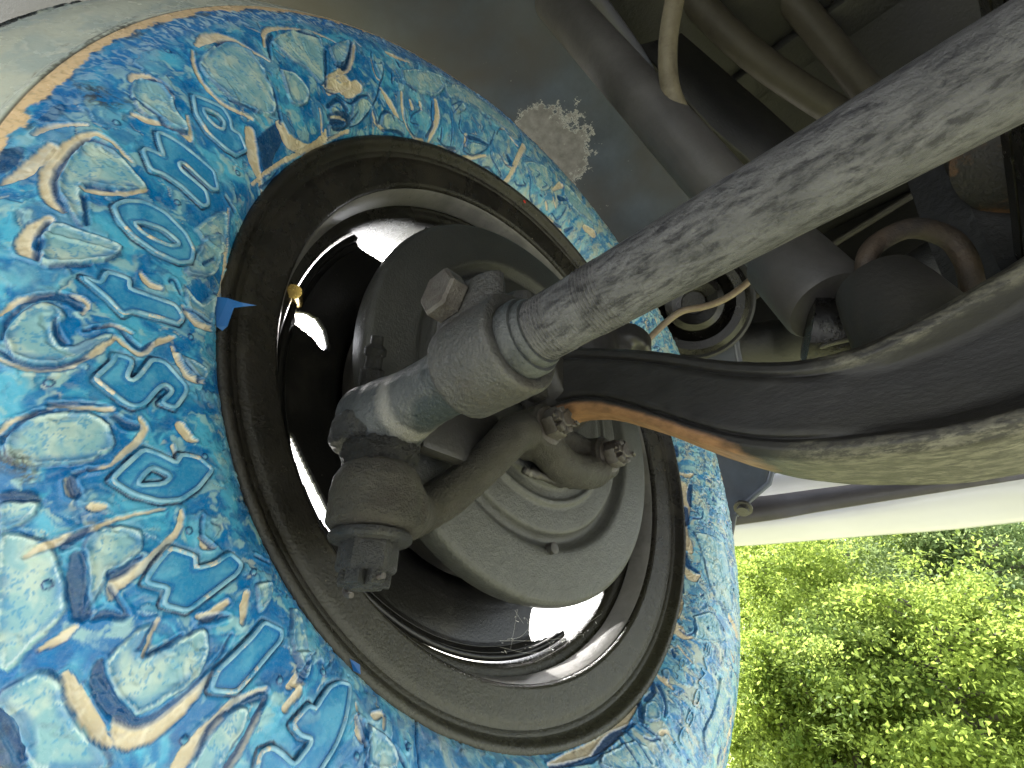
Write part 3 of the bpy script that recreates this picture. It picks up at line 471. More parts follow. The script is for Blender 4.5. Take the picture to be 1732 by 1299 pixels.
DARK_ = [[(2.8052,68.74,0.38),(2.7736,70.16,0.96),(2.7485,68.23,0.69)],[(3.2899,68.98,0.46),(3.2633,72.97,0.66),(3.2365,74.16,0.74),(3.2043,73.8,0.69),(3.1694,72.09,0.71),(3.1581,70.14,1.08),(3.1544,64.44,0.52)],[(3.3688,71.89,0.44),(3.3427,72.86,0.76),(3.314,71.75,0.64)],[(3.0437,69.72,0.39),(3.044,61.15,0.56),(3.0506,55.95,0.73),(3.0345,50.38,0.58)],[(2.9923,71.45,0.57),(2.9752,66.78,0.83),(2.977,61.79,0.67)],[(2.8472,40.69,0.77),(2.8859,48.84,0.46)],[(2.6973,57.3,0.52),(2.6659,65.17,0.94),(2.6347,69.26,0.74)],[(2.7956,31.03,0.71),(2.7539,43.4,0.51),(2.748,50.12,0.4)],[(3.2394,66.56,0.48),(3.2253,59.46,0.29)],[(2.4992,51.07,1.3),(2.4566,52.72,1.46),(2.3908,67.74,0.63)],[(2.5634,71.5,0.78),(2.4979,67.02,0.7)],[(2.5128,59.29,0.58),(2.5747,40.37,0.92)],[(2.9702,14.73,0.68),(2.9069,13.04,1.01),(2.8732,14.04,0.72)],[(3.2572,66.05,0.68),(3.2982,63.41,0.67)],[(3.0904,26.99,0.61),(3.0977,20.72,0.8)],[(3.2707,26.21,0.56),(3.2402,22.25,0.58)],[(3.478,77.28,0.29),(3.458,76.7,0.58),(3.4391,74.05,0.47),(3.4269,71.68,0.9),(3.4175,67.38,1.36),(3.4188,63.14,1.38),(3.4284,61.06,1.08)],[(3.4926,77.57,0.28),(3.5026,75.07,0.63),(3.5113,70.07,0.58),(3.5092,64.85,0.42),(3.4963,59.24,0.31)],[(3.4477,66.45,0.31),(3.4668,66.04,0.73),(3.4792,63.93,0.43)],[(3.4591,59.29,0.25),(3.4463,52.17,0.39),(3.467,47.67,0.8),(3.4739,44.75,0.67),(3.4604,41.64,0.41)],[(3.4595,59.77,0.25),(3.4506,56.34,0.19)],[(3.5576,67.92,0.58),(3.5578,60.82,0.42),(3.5611,55.12,0.25)],[(3.5935,77.88,0.54),(3.5841,75.72,0.6),(3.5683,71.42,0.56),(3.5651,67.61,0.58)],[(3.5767,53.46,0.74),(3.5887,50.67,1.25),(3.5923,48.06,0.95)],[(3.5915,54.88,0.24),(3.5984,54.83,0.24)],[(3.641,59.96,0.29),(3.6402,62.23,0.4),(3.6466,65.58,0.85),(3.6659,65.52,1.13)],[(3.3464,72.24,0.95),(3.3704,72.06,0.62)],[(3.3407,36.97,0.37),(3.3334,35.7,0.45),(3.3553,32.91,0.3)],[(3.3844,18.97,0.63),(3.3794,30.94,0.37)],[(3.5125,24.68,0.44),(3.4835,30.81,0.65)],[(3.3782,68.82,0.5),(3.3612,60.0,0.4)],[(3.5888,78.18,0.27),(3.5879,76.58,0.22)],[(3.5426,40.76,1.01),(3.5325,39.91,0.54)],[(3.7175,70.73,0.88),(3.7125,67.94,1.19),(3.7075,64.82,0.43)],[(3.7337,68.74,1.77),(3.7659,71.13,2.03),(3.7892,71.73,2.02)],[(3.764,64.09,0.91),(3.7639,60.49,1.11),(3.7573,55.65,0.32)],[(3.8005,70.32,0.35),(3.8005,67.44,1.06),(3.8126,63.96,0.42),(3.7753,64.93,0.3)],[(3.842,72.6,0.86),(3.8563,74.47,1.71),(3.8812,74.69,1.99),(3.9044,73.4,1.43),(3.9178,71.44,0.98),(3.9224,65.52,0.72),(3.9222,58.28,0.5),(3.9142,49.69,0.46),(3.9009,43.97,0.2)],[(3.8642,49.73,0.65),(3.8695,46.06,1.0),(3.8796,41.88,0.34)],[(3.8621,64.02,0.36),(3.8633,60.25,0.49),(3.8655,55.12,0.32)],[(3.9848,67.2,0.3),(3.9719,60.81,0.37),(3.974,54.88,0.32),(3.9951,46.23,1.35),(4.0034,51.26,0.66),(4.0112,56.62,0.57),(4.0191,63.74,0.74)],[(4.0248,33.99,1.46),(4.0165,29.24,0.53)],[(4.1623,29.84,0.77),(4.1832,34.73,0.61),(4.1905,40.05,0.52)],[(3.836,91.96,1.06),(3.8588,91.7,1.06),(3.8807,91.93,1.06)],[(3.8506,64.97,0.36),(3.8339,59.48,0.31)],[(3.8509,16.59,0.48),(3.8273,22.85,0.46)],[(3.735,36.14,0.29),(3.7619,38.81,0.35),(3.7852,36.7,0.28)],[(4.3072,7.18,0.25),(4.2849,20.68,0.33),(4.2933,31.11,0.36)],[(4.1512,29.4,0.34),(4.1629,31.34,0.64),(4.1749,34.77,0.29),(4.1903,40.22,0.29)],[(4.237,29.8,0.53),(4.2534,31.45,0.79),(4.2641,33.21,0.35)],[(4.0362,55.49,0.14),(4.0446,53.4,0.36),(4.0637,52.88,0.18)],[(4.2604,26.11,0.54),(4.2627,27.4,0.4)],[(2.3867,68.63,0.35),(2.4295,57.36,0.64),(2.47,50.25,1.06),(2.4915,50.98,0.62)],[(2.5028,59.98,0.47),(2.5395,49.51,0.55),(2.5656,43.56,0.5),(2.5908,40.95,0.32)],[(2.5952,39.76,0.27),(2.5696,37.17,0.37),(2.5422,34.63,0.56),(2.5079,30.37,0.58),(2.4645,33.8,0.89),(2.4208,34.98,0.35)],[(2.3272,65.34,0.31),(2.344,59.35,0.31),(2.3569,48.81,0.26),(2.3471,45.6,0.21)],[(2.3108,58.19,0.79),(2.3212,51.7,0.47),(2.3563,42.36,0.62),(2.3889,33.98,0.51),(2.4218,28.52,0.35)],[(2.4208,28.98,0.3),(2.4124,22.68,0.67),(2.4008,19.07,0.78),(2.3847,24.71,0.67),(2.3495,26.58,0.69),(2.3271,21.76,0.32)],[(2.3828,15.38,0.42),(2.3443,15.47,0.54),(2.309,15.24,1.36),(2.2777,12.73,0.44)],[(2.531,21.17,0.58),(2.5103,23.04,0.58),(2.4875,25.86,0.15)],[(2.5336,18.18,0.34),(2.4918,19.78,0.54),(2.4505,24.41,0.75),(2.4308,27.57,0.35)],[(2.6333,14.45,0.56),(2.5795,16.61,0.19)],[(2.2396,62.0,1.65),(2.2406,58.89,0.83)],[(2.2832,52.93,0.38),(2.3003,45.23,0.53)],[(2.2755,29.82,0.22),(2.2655,20.19,0.33),(2.2231,13.64,0.4)],[(2.2059,35.13,0.34),(2.1996,32.75,0.4),(2.2409,27.43,0.45),(2.2507,23.1,0.39),(2.2156,22.23,0.34)],[(2.1351,41.9,0.47),(2.1513,29.7,0.64),(2.1452,25.14,1.17),(2.1709,16.56,1.16)],[(2.1012,25.22,0.59),(2.1005,16.39,0.72)],[(2.2555,30.99,0.33),(2.2417,30.21,0.44)],[(2.6086,22.52,1.85),(2.567,21.44,1.42)],[(2.6038,30.26,0.91),(2.5508,33.02,1.41),(2.5328,27.6,1.67)],[(2.289,22.07,0.33),(2.277,14.86,0.33)],[(2.3303,77.16,0.52),(2.2044,105.27,0.76),(2.2451,77.71,0.72)],[(2.1102,85.98,0.3),(2.1364,68.56,0.23)],[(2.2425,47.35,0.33),(2.2028,44.55,0.84)],[(2.0516,39.56,0.36),(2.051,29.68,0.36),(2.0485,16.0,0.46)],[(2.1173,17.5,0.45),(2.0799,14.25,0.64),(2.0289,14.47,1.86)],[(2.0034,41.71,0.28),(2.0142,30.5,0.37),(1.9758,26.08,0.38),(1.9831,17.43,0.57),(1.9341,16.31,0.48),(1.8871,22.95,0.49),(1.8556,32.95,0.4),(1.831,46.8,0.3)],[(1.9701,27.44,1.42),(1.9197,29.76,1.45),(1.8678,30.66,0.89)],[(1.8504,29.33,0.4),(1.8383,22.42,0.4),(1.76,14.53,0.51),(1.7896,12.6,0.51),(1.8332,14.83,0.8),(1.8604,12.36,0.99)],[(1.8068,29.71,0.4),(1.7594,25.26,0.51),(1.7215,28.56,0.52)],[(1.761,32.8,1.54),(1.7437,29.26,2.57)],[(1.6891,17.86,0.42),(1.67,16.69,0.53),(1.6344,21.03,0.85),(1.6502,22.52,0.42)],[(1.6404,33.51,0.43),(1.6134,26.17,0.43),(1.5928,16.91,0.43),(1.5626,13.52,0.76)],[(1.8249,44.14,0.3),(1.8038,53.05,0.31),(1.7717,54.22,0.31),(1.7139,51.79,0.42)],[(1.451,36.03,2.82),(1.4123,41.74,1.15)],[(1.4502,18.39,0.56),(1.4075,18.51,0.57),(1.3992,34.83,0.46)],[(1.4069,12.95,1.7),(1.3754,15.46,1.14)],[(1.3446,16.52,1.72),(1.3262,24.44,0.58)],[(1.5121,11.59,0.55),(1.4813,12.19,0.56)],[(2.0433,45.86,0.27),(1.9867,54.02,0.28),(2.0392,40.55,0.27)],[(1.9066,43.25,0.29),(1.9014,37.55,0.29),(1.8878,44.3,0.29)],[(1.5442,23.62,0.77),(1.5359,23.57,0.77)],[(1.6654,46.47,0.43),(1.6383,48.41,0.43)],[(1.604,40.56,0.43),(1.5815,40.28,0.44),(1.596,33.83,0.32)],[(1.5544,36.64,0.44),(1.5311,36.51,0.44),(1.5519,30.23,0.33)],[(5.5484,15.48,0.44),(5.5413,20.99,0.53),(5.574,25.39,0.44),(5.6095,23.26,0.45)],[(5.5122,9.3,1.32),(5.4914,12.72,0.87)],[(5.2772,15.02,1.56),(5.2542,19.8,1.15),(5.2225,24.23,0.75),(5.1871,25.93,0.37)],[(5.2736,11.39,1.57),(5.2376,14.72,1.53),(5.1922,13.59,1.5)],[(5.4453,14.85,1.1),(5.4233,16.77,0.67)],[(5.4259,8.46,1.27),(5.3965,10.86,0.58)],[(5.0648,24.34,0.48),(5.0828,27.51,0.48),(5.1127,29.67,0.28)],[(5.4459,68.21,1.24),(5.473,67.93,0.42)],[(5.3297,68.91,1.15),(5.2952,69.87,1.5)],[(5.667,70.73,1.12),(5.6715,68.09,0.47)],[(5.4077,93.08,1.64),(5.3742,93.08,1.61)],[(5.6999,38.77,0.38),(5.6751,50.07,1.4)],[(0.8809,17.62,0.41),(0.8458,18.3,0.9),(0.828,21.23,0.57)],[(0.8074,18.66,0.57),(0.7641,17.57,0.9),(0.7095,17.39,0.9),(0.6642,19.36,1.06)],[(0.6439,16.35,0.49),(0.6261,18.36,0.82),(0.6361,24.4,0.49)],[(0.8348,22.12,0.49),(0.8393,33.34,0.66)],[(0.8244,32.0,0.49),(0.8238,36.53,0.58),(0.8113,34.03,0.5)],[(0.6913,17.39,0.25),(0.67,35.57,0.25)],[(0.8019,19.0,0.2),(0.7877,32.63,0.21)],[(0.7747,50.31,1.27),(0.7644,51.77,0.59)],[(0.6173,27.79,0.49),(0.6233,32.46,0.5),(0.6052,36.62,0.5),(0.6004,30.51,0.49)],[(0.7315,27.53,0.33),(0.7177,25.6,0.41),(0.722,19.74,0.33)],[(0.7443,39.85,0.58),(0.7113,33.82,0.33)],[(0.7428,46.36,0.5),(0.7087,40.96,0.33)],[(4.6885,17.16,0.84),(4.78,17.78,1.32),(4.8414,18.71,1.36),(4.9001,16.25,1.89),(4.9784,14.54,2.28),(5.0774,16.33,0.73)],[(5.1646,11.89,1.65),(5.1042,18.3,1.58)],[(5.9011,11.9,1.06),(5.8451,15.02,2.22),(5.8254,22.4,1.46)],[(5.7882,10.09,0.73),(5.7152,12.74,0.99)],[(5.0925,19.4,0.63),(5.1106,30.0,0.72)],[(4.9826,17.37,0.69),(4.9773,30.25,0.67)],[(5.0275,15.8,0.71),(5.0253,33.46,0.49)],[(0.1248,14.31,1.94),(0.0842,13.85,1.28)],[(0.0517,11.34,1.02),(6.2734,12.91,1.26),(6.2463,14.5,1.88)],[(6.2213,21.19,1.87),(6.1619,18.28,1.84),(6.1234,18.62,0.85)],[(6.1081,13.62,2.42),(6.0432,13.85,2.73)],[(6.2662,17.6,0.63),(6.2685,25.63,0.63),(0.0116,26.8,0.63),(0.0095,19.83,0.51)],[(6.0671,19.97,0.84),(6.0765,27.86,0.6),(6.1105,30.22,0.48)],[(0.0391,60.62,1.32),(0.023,61.6,1.32)]]
PALE_ = [[(3.7089,63.94),(3.7159,57.21),(3.7318,53.82),(3.7472,54.91),(3.7615,60.32),(3.7572,63.59),(3.7654,64.68),(3.7804,68.24),(3.7897,71.54),(3.7601,68.17),(3.7369,67.08),(3.7239,67.21)],[(3.8443,71.87),(3.8348,66.53),(3.8337,60.03),(3.8594,64.82),(3.8678,55.37),(3.8713,50.56),(3.8849,49.44),(3.9099,53.36),(3.9172,59.5),(3.9144,66.75),(3.908,71.81),(3.9002,72.41),(3.8711,73.13)],[(3.983,67.54),(3.9719,60.14),(3.976,54.47),(3.9887,51.94),(4.0019,55.0),(4.009,62.71),(4.0206,66.66),(3.997,70.86)],[(3.4706,76.95),(3.435,71.53),(3.4307,66.23),(3.4459,64.17),(3.456,66.36),(3.4749,65.99),(3.4847,63.92),(3.4732,58.74),(3.4625,56.28),(3.4593,52.65),(3.4821,56.76),(3.5035,63.48),(3.5088,70.07),(3.5001,75.07)],[(3.5799,75.25),(3.5691,69.78),(3.5699,59.66),(3.5873,55.26),(3.6122,54.53),(3.6277,58.98),(3.6314,63.69),(3.6268,71.18),(3.6169,76.47),(3.5982,77.58)],[(3.331,72.41),(3.3304,63.1),(3.3258,52.92),(3.3417,55.23),(3.3646,62.95),(3.3753,68.91),(3.3698,71.62)],[(3.2189,74.86),(3.195,73.42),(3.1647,71.34),(3.158,64.15),(3.1713,58.12),(3.1952,51.23),(3.2218,59.67),(3.2377,66.66),(3.2585,66.51),(3.295,63.56),(3.3057,65.16),(3.2826,68.85),(3.2591,72.71)],[(2.8071,69.43),(2.7555,69.16),(2.7329,63.06),(2.7466,49.03),(2.7984,35.18),(2.8639,43.03),(2.8824,52.5),(2.8757,65.17)],[(3.0047,73.52),(2.9758,69.02),(2.9843,61.71),(3.0063,57.53),(3.019,51.18),(3.0378,50.88),(3.0445,58.1),(3.0599,63.83),(3.0397,70.16)],[(3.3395,72.76),(3.3139,70.79),(3.3116,63.87),(3.3161,52.68),(3.3509,57.14),(3.3797,68.78),(3.3664,72.43)],[(2.6903,51.73),(2.6554,48.49),(2.6438,38.8),(2.6806,33.93),(2.7242,36.87)],[(3.2119,32.78),(3.1191,24.26),(3.2031,17.55),(3.2224,26.68)],[(2.6554,66.07),(2.557,71.55),(2.4979,67.02),(2.5278,53.28),(2.5821,40.49),(2.6075,49.49),(2.6379,55.55)],[(3.3357,31.81),(3.3547,24.37),(3.3078,16.82),(3.393,18.85),(3.3861,28.43)],[(3.4665,35.01),(3.4791,21.83),(3.5038,22.4),(3.5066,28.05)],[(3.2109,28.3),(3.1787,21.4),(3.2531,18.45),(3.2945,24.15),(3.3077,32.63),(3.2564,29.62)],[(3.9891,30.85),(4.0122,25.83),(4.0283,30.17),(4.0304,32.27),(4.0172,32.84)],[(4.1706,28.69),(4.2238,28.65),(4.2466,34.73),(4.1924,40.0),(4.1764,34.2)],[(3.6553,80.05),(3.6654,72.79),(3.6804,75.6),(3.683,81.2)],[(3.8205,90.47),(3.8203,83.18),(3.8387,80.06),(3.8733,81.29),(3.9167,79.73),(3.9329,81.27),(3.8942,91.73),(3.8549,89.98),(3.8326,91.63)],[(3.683,81.2),(3.7047,73.78),(3.739,72.24),(3.7785,74.08),(3.7961,81.99),(3.801,88.74)],[(3.8663,28.96),(3.88,22.12),(3.9009,27.02),(3.9035,32.5)],[(3.9392,20.11),(3.9551,17.86),(4.0198,28.58),(4.0092,31.67),(3.9724,28.81)],[(2.4978,30.3),(2.4532,32.92),(2.4249,30.33),(2.4412,25.74),(2.4915,20.22),(2.5333,18.61)],[(2.3914,19.12),(2.3782,23.86),(2.3469,25.68),(2.2928,21.49),(2.2801,14.27),(2.3333,16.35),(2.3796,16.36)],[(2.628,21.89),(2.5458,21.0),(2.5788,17.46),(2.6293,15.17)],[(2.602,29.8),(2.5766,29.21),(2.5576,24.62),(2.5976,24.28)],[(2.4874,61.18),(2.4033,69.02),(2.4011,66.27),(2.449,54.91),(2.4854,51.03),(2.4969,52.82)],[(2.3421,55.62),(2.3139,55.81),(2.3358,46.99),(2.3463,46.63)],[(2.2395,56.59),(2.1523,64.12),(2.0429,69.22),(2.0637,57.18),(2.1302,45.75),(2.2437,46.74)],[(1.976,20.65),(1.9496,25.35),(1.873,28.13),(1.8884,23.79),(1.936,17.11)],[(1.8466,28.68),(1.7926,20.75),(1.7682,14.78),(1.8272,20.46)],[(2.0402,46.13),(1.9939,52.69),(1.9743,49.55),(2.0276,40.57)],[(1.6735,37.44),(1.6363,44.63),(1.5545,52.89),(1.5066,41.06),(1.5399,28.15),(1.5858,27.63),(1.6238,32.17)],[(2.0502,62.54),(1.9331,75.0),(1.7846,82.92),(1.6978,70.23),(1.7195,56.36),(1.8386,56.62),(1.986,54.64),(2.0547,52.62)],[(1.4672,56.39),(1.3755,58.59),(1.2265,58.74),(1.2453,47.8),(1.4023,40.67)],[(5.5062,53.42),(5.4978,65.96),(5.479,67.42),(5.4065,63.84),(5.2591,59.49),(5.2915,50.06),(5.3835,52.86)],[(5.6293,22.68),(5.6999,38.77),(5.658,50.47),(5.6328,51.16),(5.5443,28.55),(5.5916,25.78)],[(5.1707,14.56),(5.2086,18.47),(5.168,25.04),(5.1199,18.95)],[(5.3433,13.14),(5.3596,16.98),(5.3109,19.16),(5.3169,15.56)],[(6.002,19.6),(6.0127,52.05),(5.8948,59.76),(5.7777,61.42),(5.7484,51.21),(5.7941,34.51),(5.9287,25.43)],[(4.8797,19.0),(5.0215,22.09),(5.0466,37.95),(4.8607,24.12)],[(0.1022,19.81),(0.0362,57.56),(6.2232,67.16),(6.0288,60.0),(5.9555,21.11),(6.151,33.14),(6.2378,27.27)]]
DEEP_ = [[(2.8993,31.45),(2.8504,32.11),(2.7956,31.03),(2.8186,24.74),(2.8855,20.31),(2.9226,15.76),(2.9338,21.01)],[(3.2249,90.47),(3.2103,85.47),(3.2217,83.49),(3.2486,84.45),(3.2597,87.59)],[(3.1586,85.92),(3.118,84.38),(3.1187,81.37),(3.1532,81.98)],[(2.6231,26.77),(2.5604,27.32),(2.5314,24.72),(2.5397,18.41),(2.6141,18.2)],[(3.6536,79.99),(3.6455,79.7),(3.6512,73.63),(3.6657,72.6)],[(3.8342,92.64),(3.8588,91.7),(3.8921,92.37),(3.8777,98.49)]]
DIRT_ = [[(3.5982,79.93),(3.6075,74.65),(3.6256,72.35),(3.6449,71.38),(3.6429,74.92),(3.6296,76.85),(3.6171,80.38)],[(3.0724,86.55),(3.0481,79.88),(3.0573,73.59),(3.0491,68.45),(3.0846,70.74),(3.0903,78.93)],[(3.071,96.62),(2.9824,96.01),(2.9041,101.65),(2.8431,101.26),(2.8807,92.71),(2.9472,94.11),(2.9989,93.27),(3.0517,93.8),(3.0839,93.33)]]
NUBS = [(3.105,68.11,0.48),(3.0144,27.86,0.58),(2.8958,75.26,0.55),(3.1832,41.48,0.5),(3.5314,67.62,0.37),(3.43,28.14,0.47),(3.6451,28.7,0.44),(3.7484,75.71,0.33),(3.7483,41.7,0.41),(3.8482,27.41,0.44),(4.0516,26.71,0.45),(3.9984,39.97,0.41),(3.9618,66.8,0.35),(4.2665,26.19,0.48),(4.1684,39.33,0.43),(5.2814,22.35,0.82),(5.1059,22.19,0.75),(5.62,35.89,0.96),(5.1672,48.6,0.74),(5.8119,38.22,1.05)]
T1 = [(3.607,5.44),(3.4264,4.0)]
T2 = [(5.1522,37.25),(5.5831,35.62)]
T3 = [(5.3367,21.76),(5.4424,20.84)]

WHEEL = empty('wheel', (-.05, 0, -.31), 'front wheel with black steel rim and whitewall tyre in peeling blue coating', 'wheel')
def lin(h):
    c = [int(h[i:i + 2], 16) / 255 for i in (0, 2, 4)]; return np.array([x / 12.92 if x < .04045 else ((x + .055) / 1.055) ** 2.4 for x in c])
def paint_tyre():
    t1 = np.linspace(1.95, 4.95, 1500, endpoint=False); t2 = np.linspace(4.95, 1.95 + 2 * math.pi, 900, endpoint=False)
    th = np.concatenate([t1, t2]); v = np.concatenate([np.linspace(.001, .150, 320), np.linspace(.1535, VMAX, 24)])
    TH, V = np.meshgrid(th, v, indexing='ij'); THm = TH % (2 * math.pi); rr, _ = prof(v); R = rr[None, :] * 1000
    x = THm * 235.0; y = V * 1000.0
    w1 = fbm(x / 13, y / 13, 3) * 2.2; w2 = fbm(x / 13, y / 13, 4) * 2.2
    e1 = fbm(x / 3.2, y / 3.2, 5, 3) * .42; e2 = fbm(x / 3.2, y / 3.2, 6, 3) * .42    # ragged edges of the film
    xw, yw = x + w1 * 2.2, y + w2 * 2.2
    n1 = fbm(xw / 24, yw / 14, 10); n2 = fbm(xw / 4.5, yw / 12, 11); n3 = fbm(xw / 9, yw / 9, 12); n4 = fbm(xw / 1.8, yw / 2.4, 13, 3)
    MID, LIGHT, PALE, CREAM, DARK, NAVY = lin('0671ae'), lin('5ab4d2'), lin('a8c6bf'), lin('dccdb0'), lin('08447a'), lin('0d3052')
    t = sm(-.22, .42, n1 + .45 * n2 + .1 * n4)[..., None]
    col = MID * (1 - t) + LIGHT * t
    t = (sm(.22, .5, n3 + .25 * n4) * .75)[..., None]; col = col * (1 - t) + lin('b2cdc8') * t
    t = (sm(.25, .5, -n3 + .25 * n2) * .7)[..., None]; col = col * (1 - t) + lin('07609e') * t
    h = .2 * n3 + .035 * n4
    def put(c, m):
        nonlocal col; m = m[..., None]; col = col * (1 - m) + c * m
    # the coating lies in folds: patches of lifted film, each with a crease on one side and bare cream rubber on the other
    ux = xw + .45 * yw
    top = sm(-.7, .35, 1.75 - np.abs(np.angle(np.exp(1j * THm))))     # the upper and front part has lost more of its colour
    put(lin('b3cdc9'), top * (.25 + .6 * sm(-.15, .25, n3 + .3 * n2))); put(lin('d8cfb4'), top * sm(.1, .35, fbm(xw / 12, yw / 20, 91)) * .8); put(lin('1a7fb8'), top * sm(.12, .4, fbm(xw / 7, yw / 12, 92)) * .9)
    far = sm(.2, 1.1, 1.75 - np.abs(np.angle(np.exp(1j * THm))))      # finer and denser on the front half of the tyre
    for sc, st, sd_, wt in ((18, 1.8, 21, .6 - .3 * far), (8, 2.0, 22, .16 + .7 * far), (4.2, 1.8, 23, .05 + .6 * far)):
        g = fbm(ux / sc, yw / (sc * st), sd_, 4); k = sm(-.12, .12, fbm(x / 20, y / 20, sd_ + 40)) * wt
        dl = np.abs(g - .06) * sc * .8; side = fbm(x / 11, y / 11, sd_ + 60)
        put(lin('93bcc6'), k * sm(.06, .11, g) * (.35 + .4 * sm(-.2, .3, n2)))
        put(CREAM, k * (1 - sm(.25, .5, np.abs((.06 - g) * sc * .8 - .75) - .1)) * sm(.02, .14, side))
        put(DARK, k * (1 - sm(.18, .5, dl)) * sm(-.25, .05, side + .2)); put(lin('c4dde2'), k * (1 - sm(.1, .35, np.abs((g - .06) * sc * .8 - .75))) * sm(.05, -.2, side) * .7)
        h += k * (.34 * sm(.03, .10, g) - .45 * (1 - sm(.1, .7, dl)) + .3 * (1 - sm(.1, .6, np.abs((g - .06) * sc * .8 - .9))))
    # hairline wrinkles
    for sc, sd_ in ((6, 31), (3, 32)):
        g = fbm((ux + 3 * n3) / sc, yw / (sc * 3.2), sd_, 3); k = sm(.15, .4, fbm(x / 14, y / 14, sd_ + 9)) * (.5 + .5 * far); d_ = np.abs(g) * sc
        put(DARK * .5 + MID * .5, k * (1 - sm(.12, .4, d_)) * .6); h -= k * .22 * (1 - sm(.1, .5, d_))
    col = col * np.array([.78, .93, 1.0])
    def win(L, pad):
        a = np.array([q[0] for q in L]); b = np.array([q[1] for q in L])
        if a.max() - a.min() > 4: return None
        dm = pad / 200.0
        i = np.where((THm[:, 0] > a.min() - dm) & (THm[:, 0] < a.max() + dm))[0]; j = np.where((y[0] > b.min() - pad) & (y[0] < b.max() + pad))[0]
        if len(i) < 2 or len(j) < 2: return None
        return np.ix_(i, j), float(np.interp(b.mean() / 1000, v, rr)) * 1000
    def local(W, r0, L, wob=1.0):
        X = THm[W] * r0 + e1[W] * wob; Yv = y[W] + e2[W] * wob
        return X, Yv, np.array([q[0] * r0 for q in L]), np.array([q[1] for q in L])
    def seg(X, Yv, ax, ay, bx, by):
        dx, dy = bx - ax, by - ay; t = np.clip(((X - ax) * dx + (Yv - ay) * dy) / (dx * dx + dy * dy + 1e-9), 0, 1)
        return np.hypot(X - ax - t * dx, Yv - ay - t * dy), t
    def stroke(L, wob=1.0):
        W = win(L, 6)
        if W is None: return None
        W, r0 = W; X, Yv, A, B = local(W, r0, L, wob); q = np.array([p[2] for p in L]); D = np.full(X.shape, 1e3)
        if len(L) > 2:
            Cs = spline(np.stack([A, B, q], 1), 4); A, B, q = Cs[:, 0], Cs[:, 1], np.maximum(Cs[:, 2], .12)
        for i in range(len(A) - 1):
            d, t = seg(X, Yv, A[i], B[i], A[i + 1], B[i + 1]); D = np.minimum(D, d - (q[i] * (1 - t) + q[i + 1] * t))
        return W, D                      # signed distance to the stroke's edge, mm
    def poly(L, wob=1.0, smooth=True):
        W = win(L, 6)
        if W is None: return None
        W, r0 = W; X, Yv, A, B = local(W, r0, L, wob)
        if smooth:
            Q = np.stack([A, B], 1); Q = np.vstack([Q, Q[:1]]); Q = spline(Q, 3)[:-1]; A, B = Q[:, 0], Q[:, 1]
        D = np.full(X.shape, 1e3); ins = np.zeros(X.shape, bool); n = len(A)
        for i in range(n):
            j = (i + 1) % n; d, _ = seg(X, Yv, A[i], B[i], A[j], B[j]); D = np.minimum(D, d)
            if B[i] != B[j]: ins ^= ((B[i] > Yv) != (B[j] > Yv)) & (X < (A[j] - A[i]) * (Yv - B[i]) / (B[j] - B[i]) + A[i])
        return W, np.where(ins, -D, D)
    def blend(W, c, m):
        col[W] = col[W] * (1 - m[..., None]) + c * m[..., None]
    for L in PALE_:
        r = poly(L)
        if not r: continue
        W, D = r; mott = sm(-.3, .5, n3[W] + .22 * n4[W])[..., None]; c = lin('86b3bd') * (1 - mott) + lin('b9cdc4') * mott
        blend(W, c, sm(.35, -.35, D) * .95)
        blend(W, MID, (1 - sm(.2, 2.2, np.abs(D + 1.3))) * sm(-.3, .3, n2[W]) * .7)
        blend(W, DARK, (1 - sm(.22, .6, np.abs(D))) * sm(-.3, .05, n3[W] + n2[W] * .6) * .72); blend(W, lin('cfe2e2'), (1 - sm(.15, .4, np.abs(D + 1.0))) * sm(.1, -.2, n3[W] + n2[W] * .6) * .7); g_ = np.abs(n2[W] + .4 * n4[W]); blend(W, lin('3f8dbb'), (1 - sm(.02, .09, g_)) * sm(.2, -.6, D) * .75)
        h[W] += .55 * sm(.5, -.5, D) + .55 * np.exp(-((D + .7) / .5) ** 2) - .35 * np.exp(-((D - .5) / .4) ** 2)
    for L in DEEP_:
        r = poly(L)
        if r: W, D = r; blend(W, NAVY * .5 + DARK * .5, sm(.4, -.4, D) * .93); h[W] += .3 * sm(.5, -.5, D)
    for L in CREAM_:
        r = stroke(L)
        if not r: continue
        W, D = r; tt = sm(-.4, .6, n4[W] + n3[W])[..., None]
        blend(W, MID * .6 + DARK * .4, (1 - sm(.1, .5, np.abs(D - .25))) * sm(-.1, .3, n2[W] + n3[W]) * .75)
        blend(W, lin('d2c2a2') * (1 - tt) + lin('e2d6bc') * tt, sm(.22, -.22, D)); h[W] += -.55 * sm(.35, -.35, D) + .45 * np.exp(-((D - .55) / .4) ** 2)
    for L in DARK_:
        r = stroke(L, .8)
        if r:
            W, D = r; blend(W, lin('2f86c4'), sm(1.3, 0, D) * .4); blend(W, DARK * .85 + NAVY * .15, sm(.3, -.2, D) * .88); h[W] += -.55 * sm(.4, -.3, D) + .35 * np.exp(-((D - .8) / .4) ** 2)
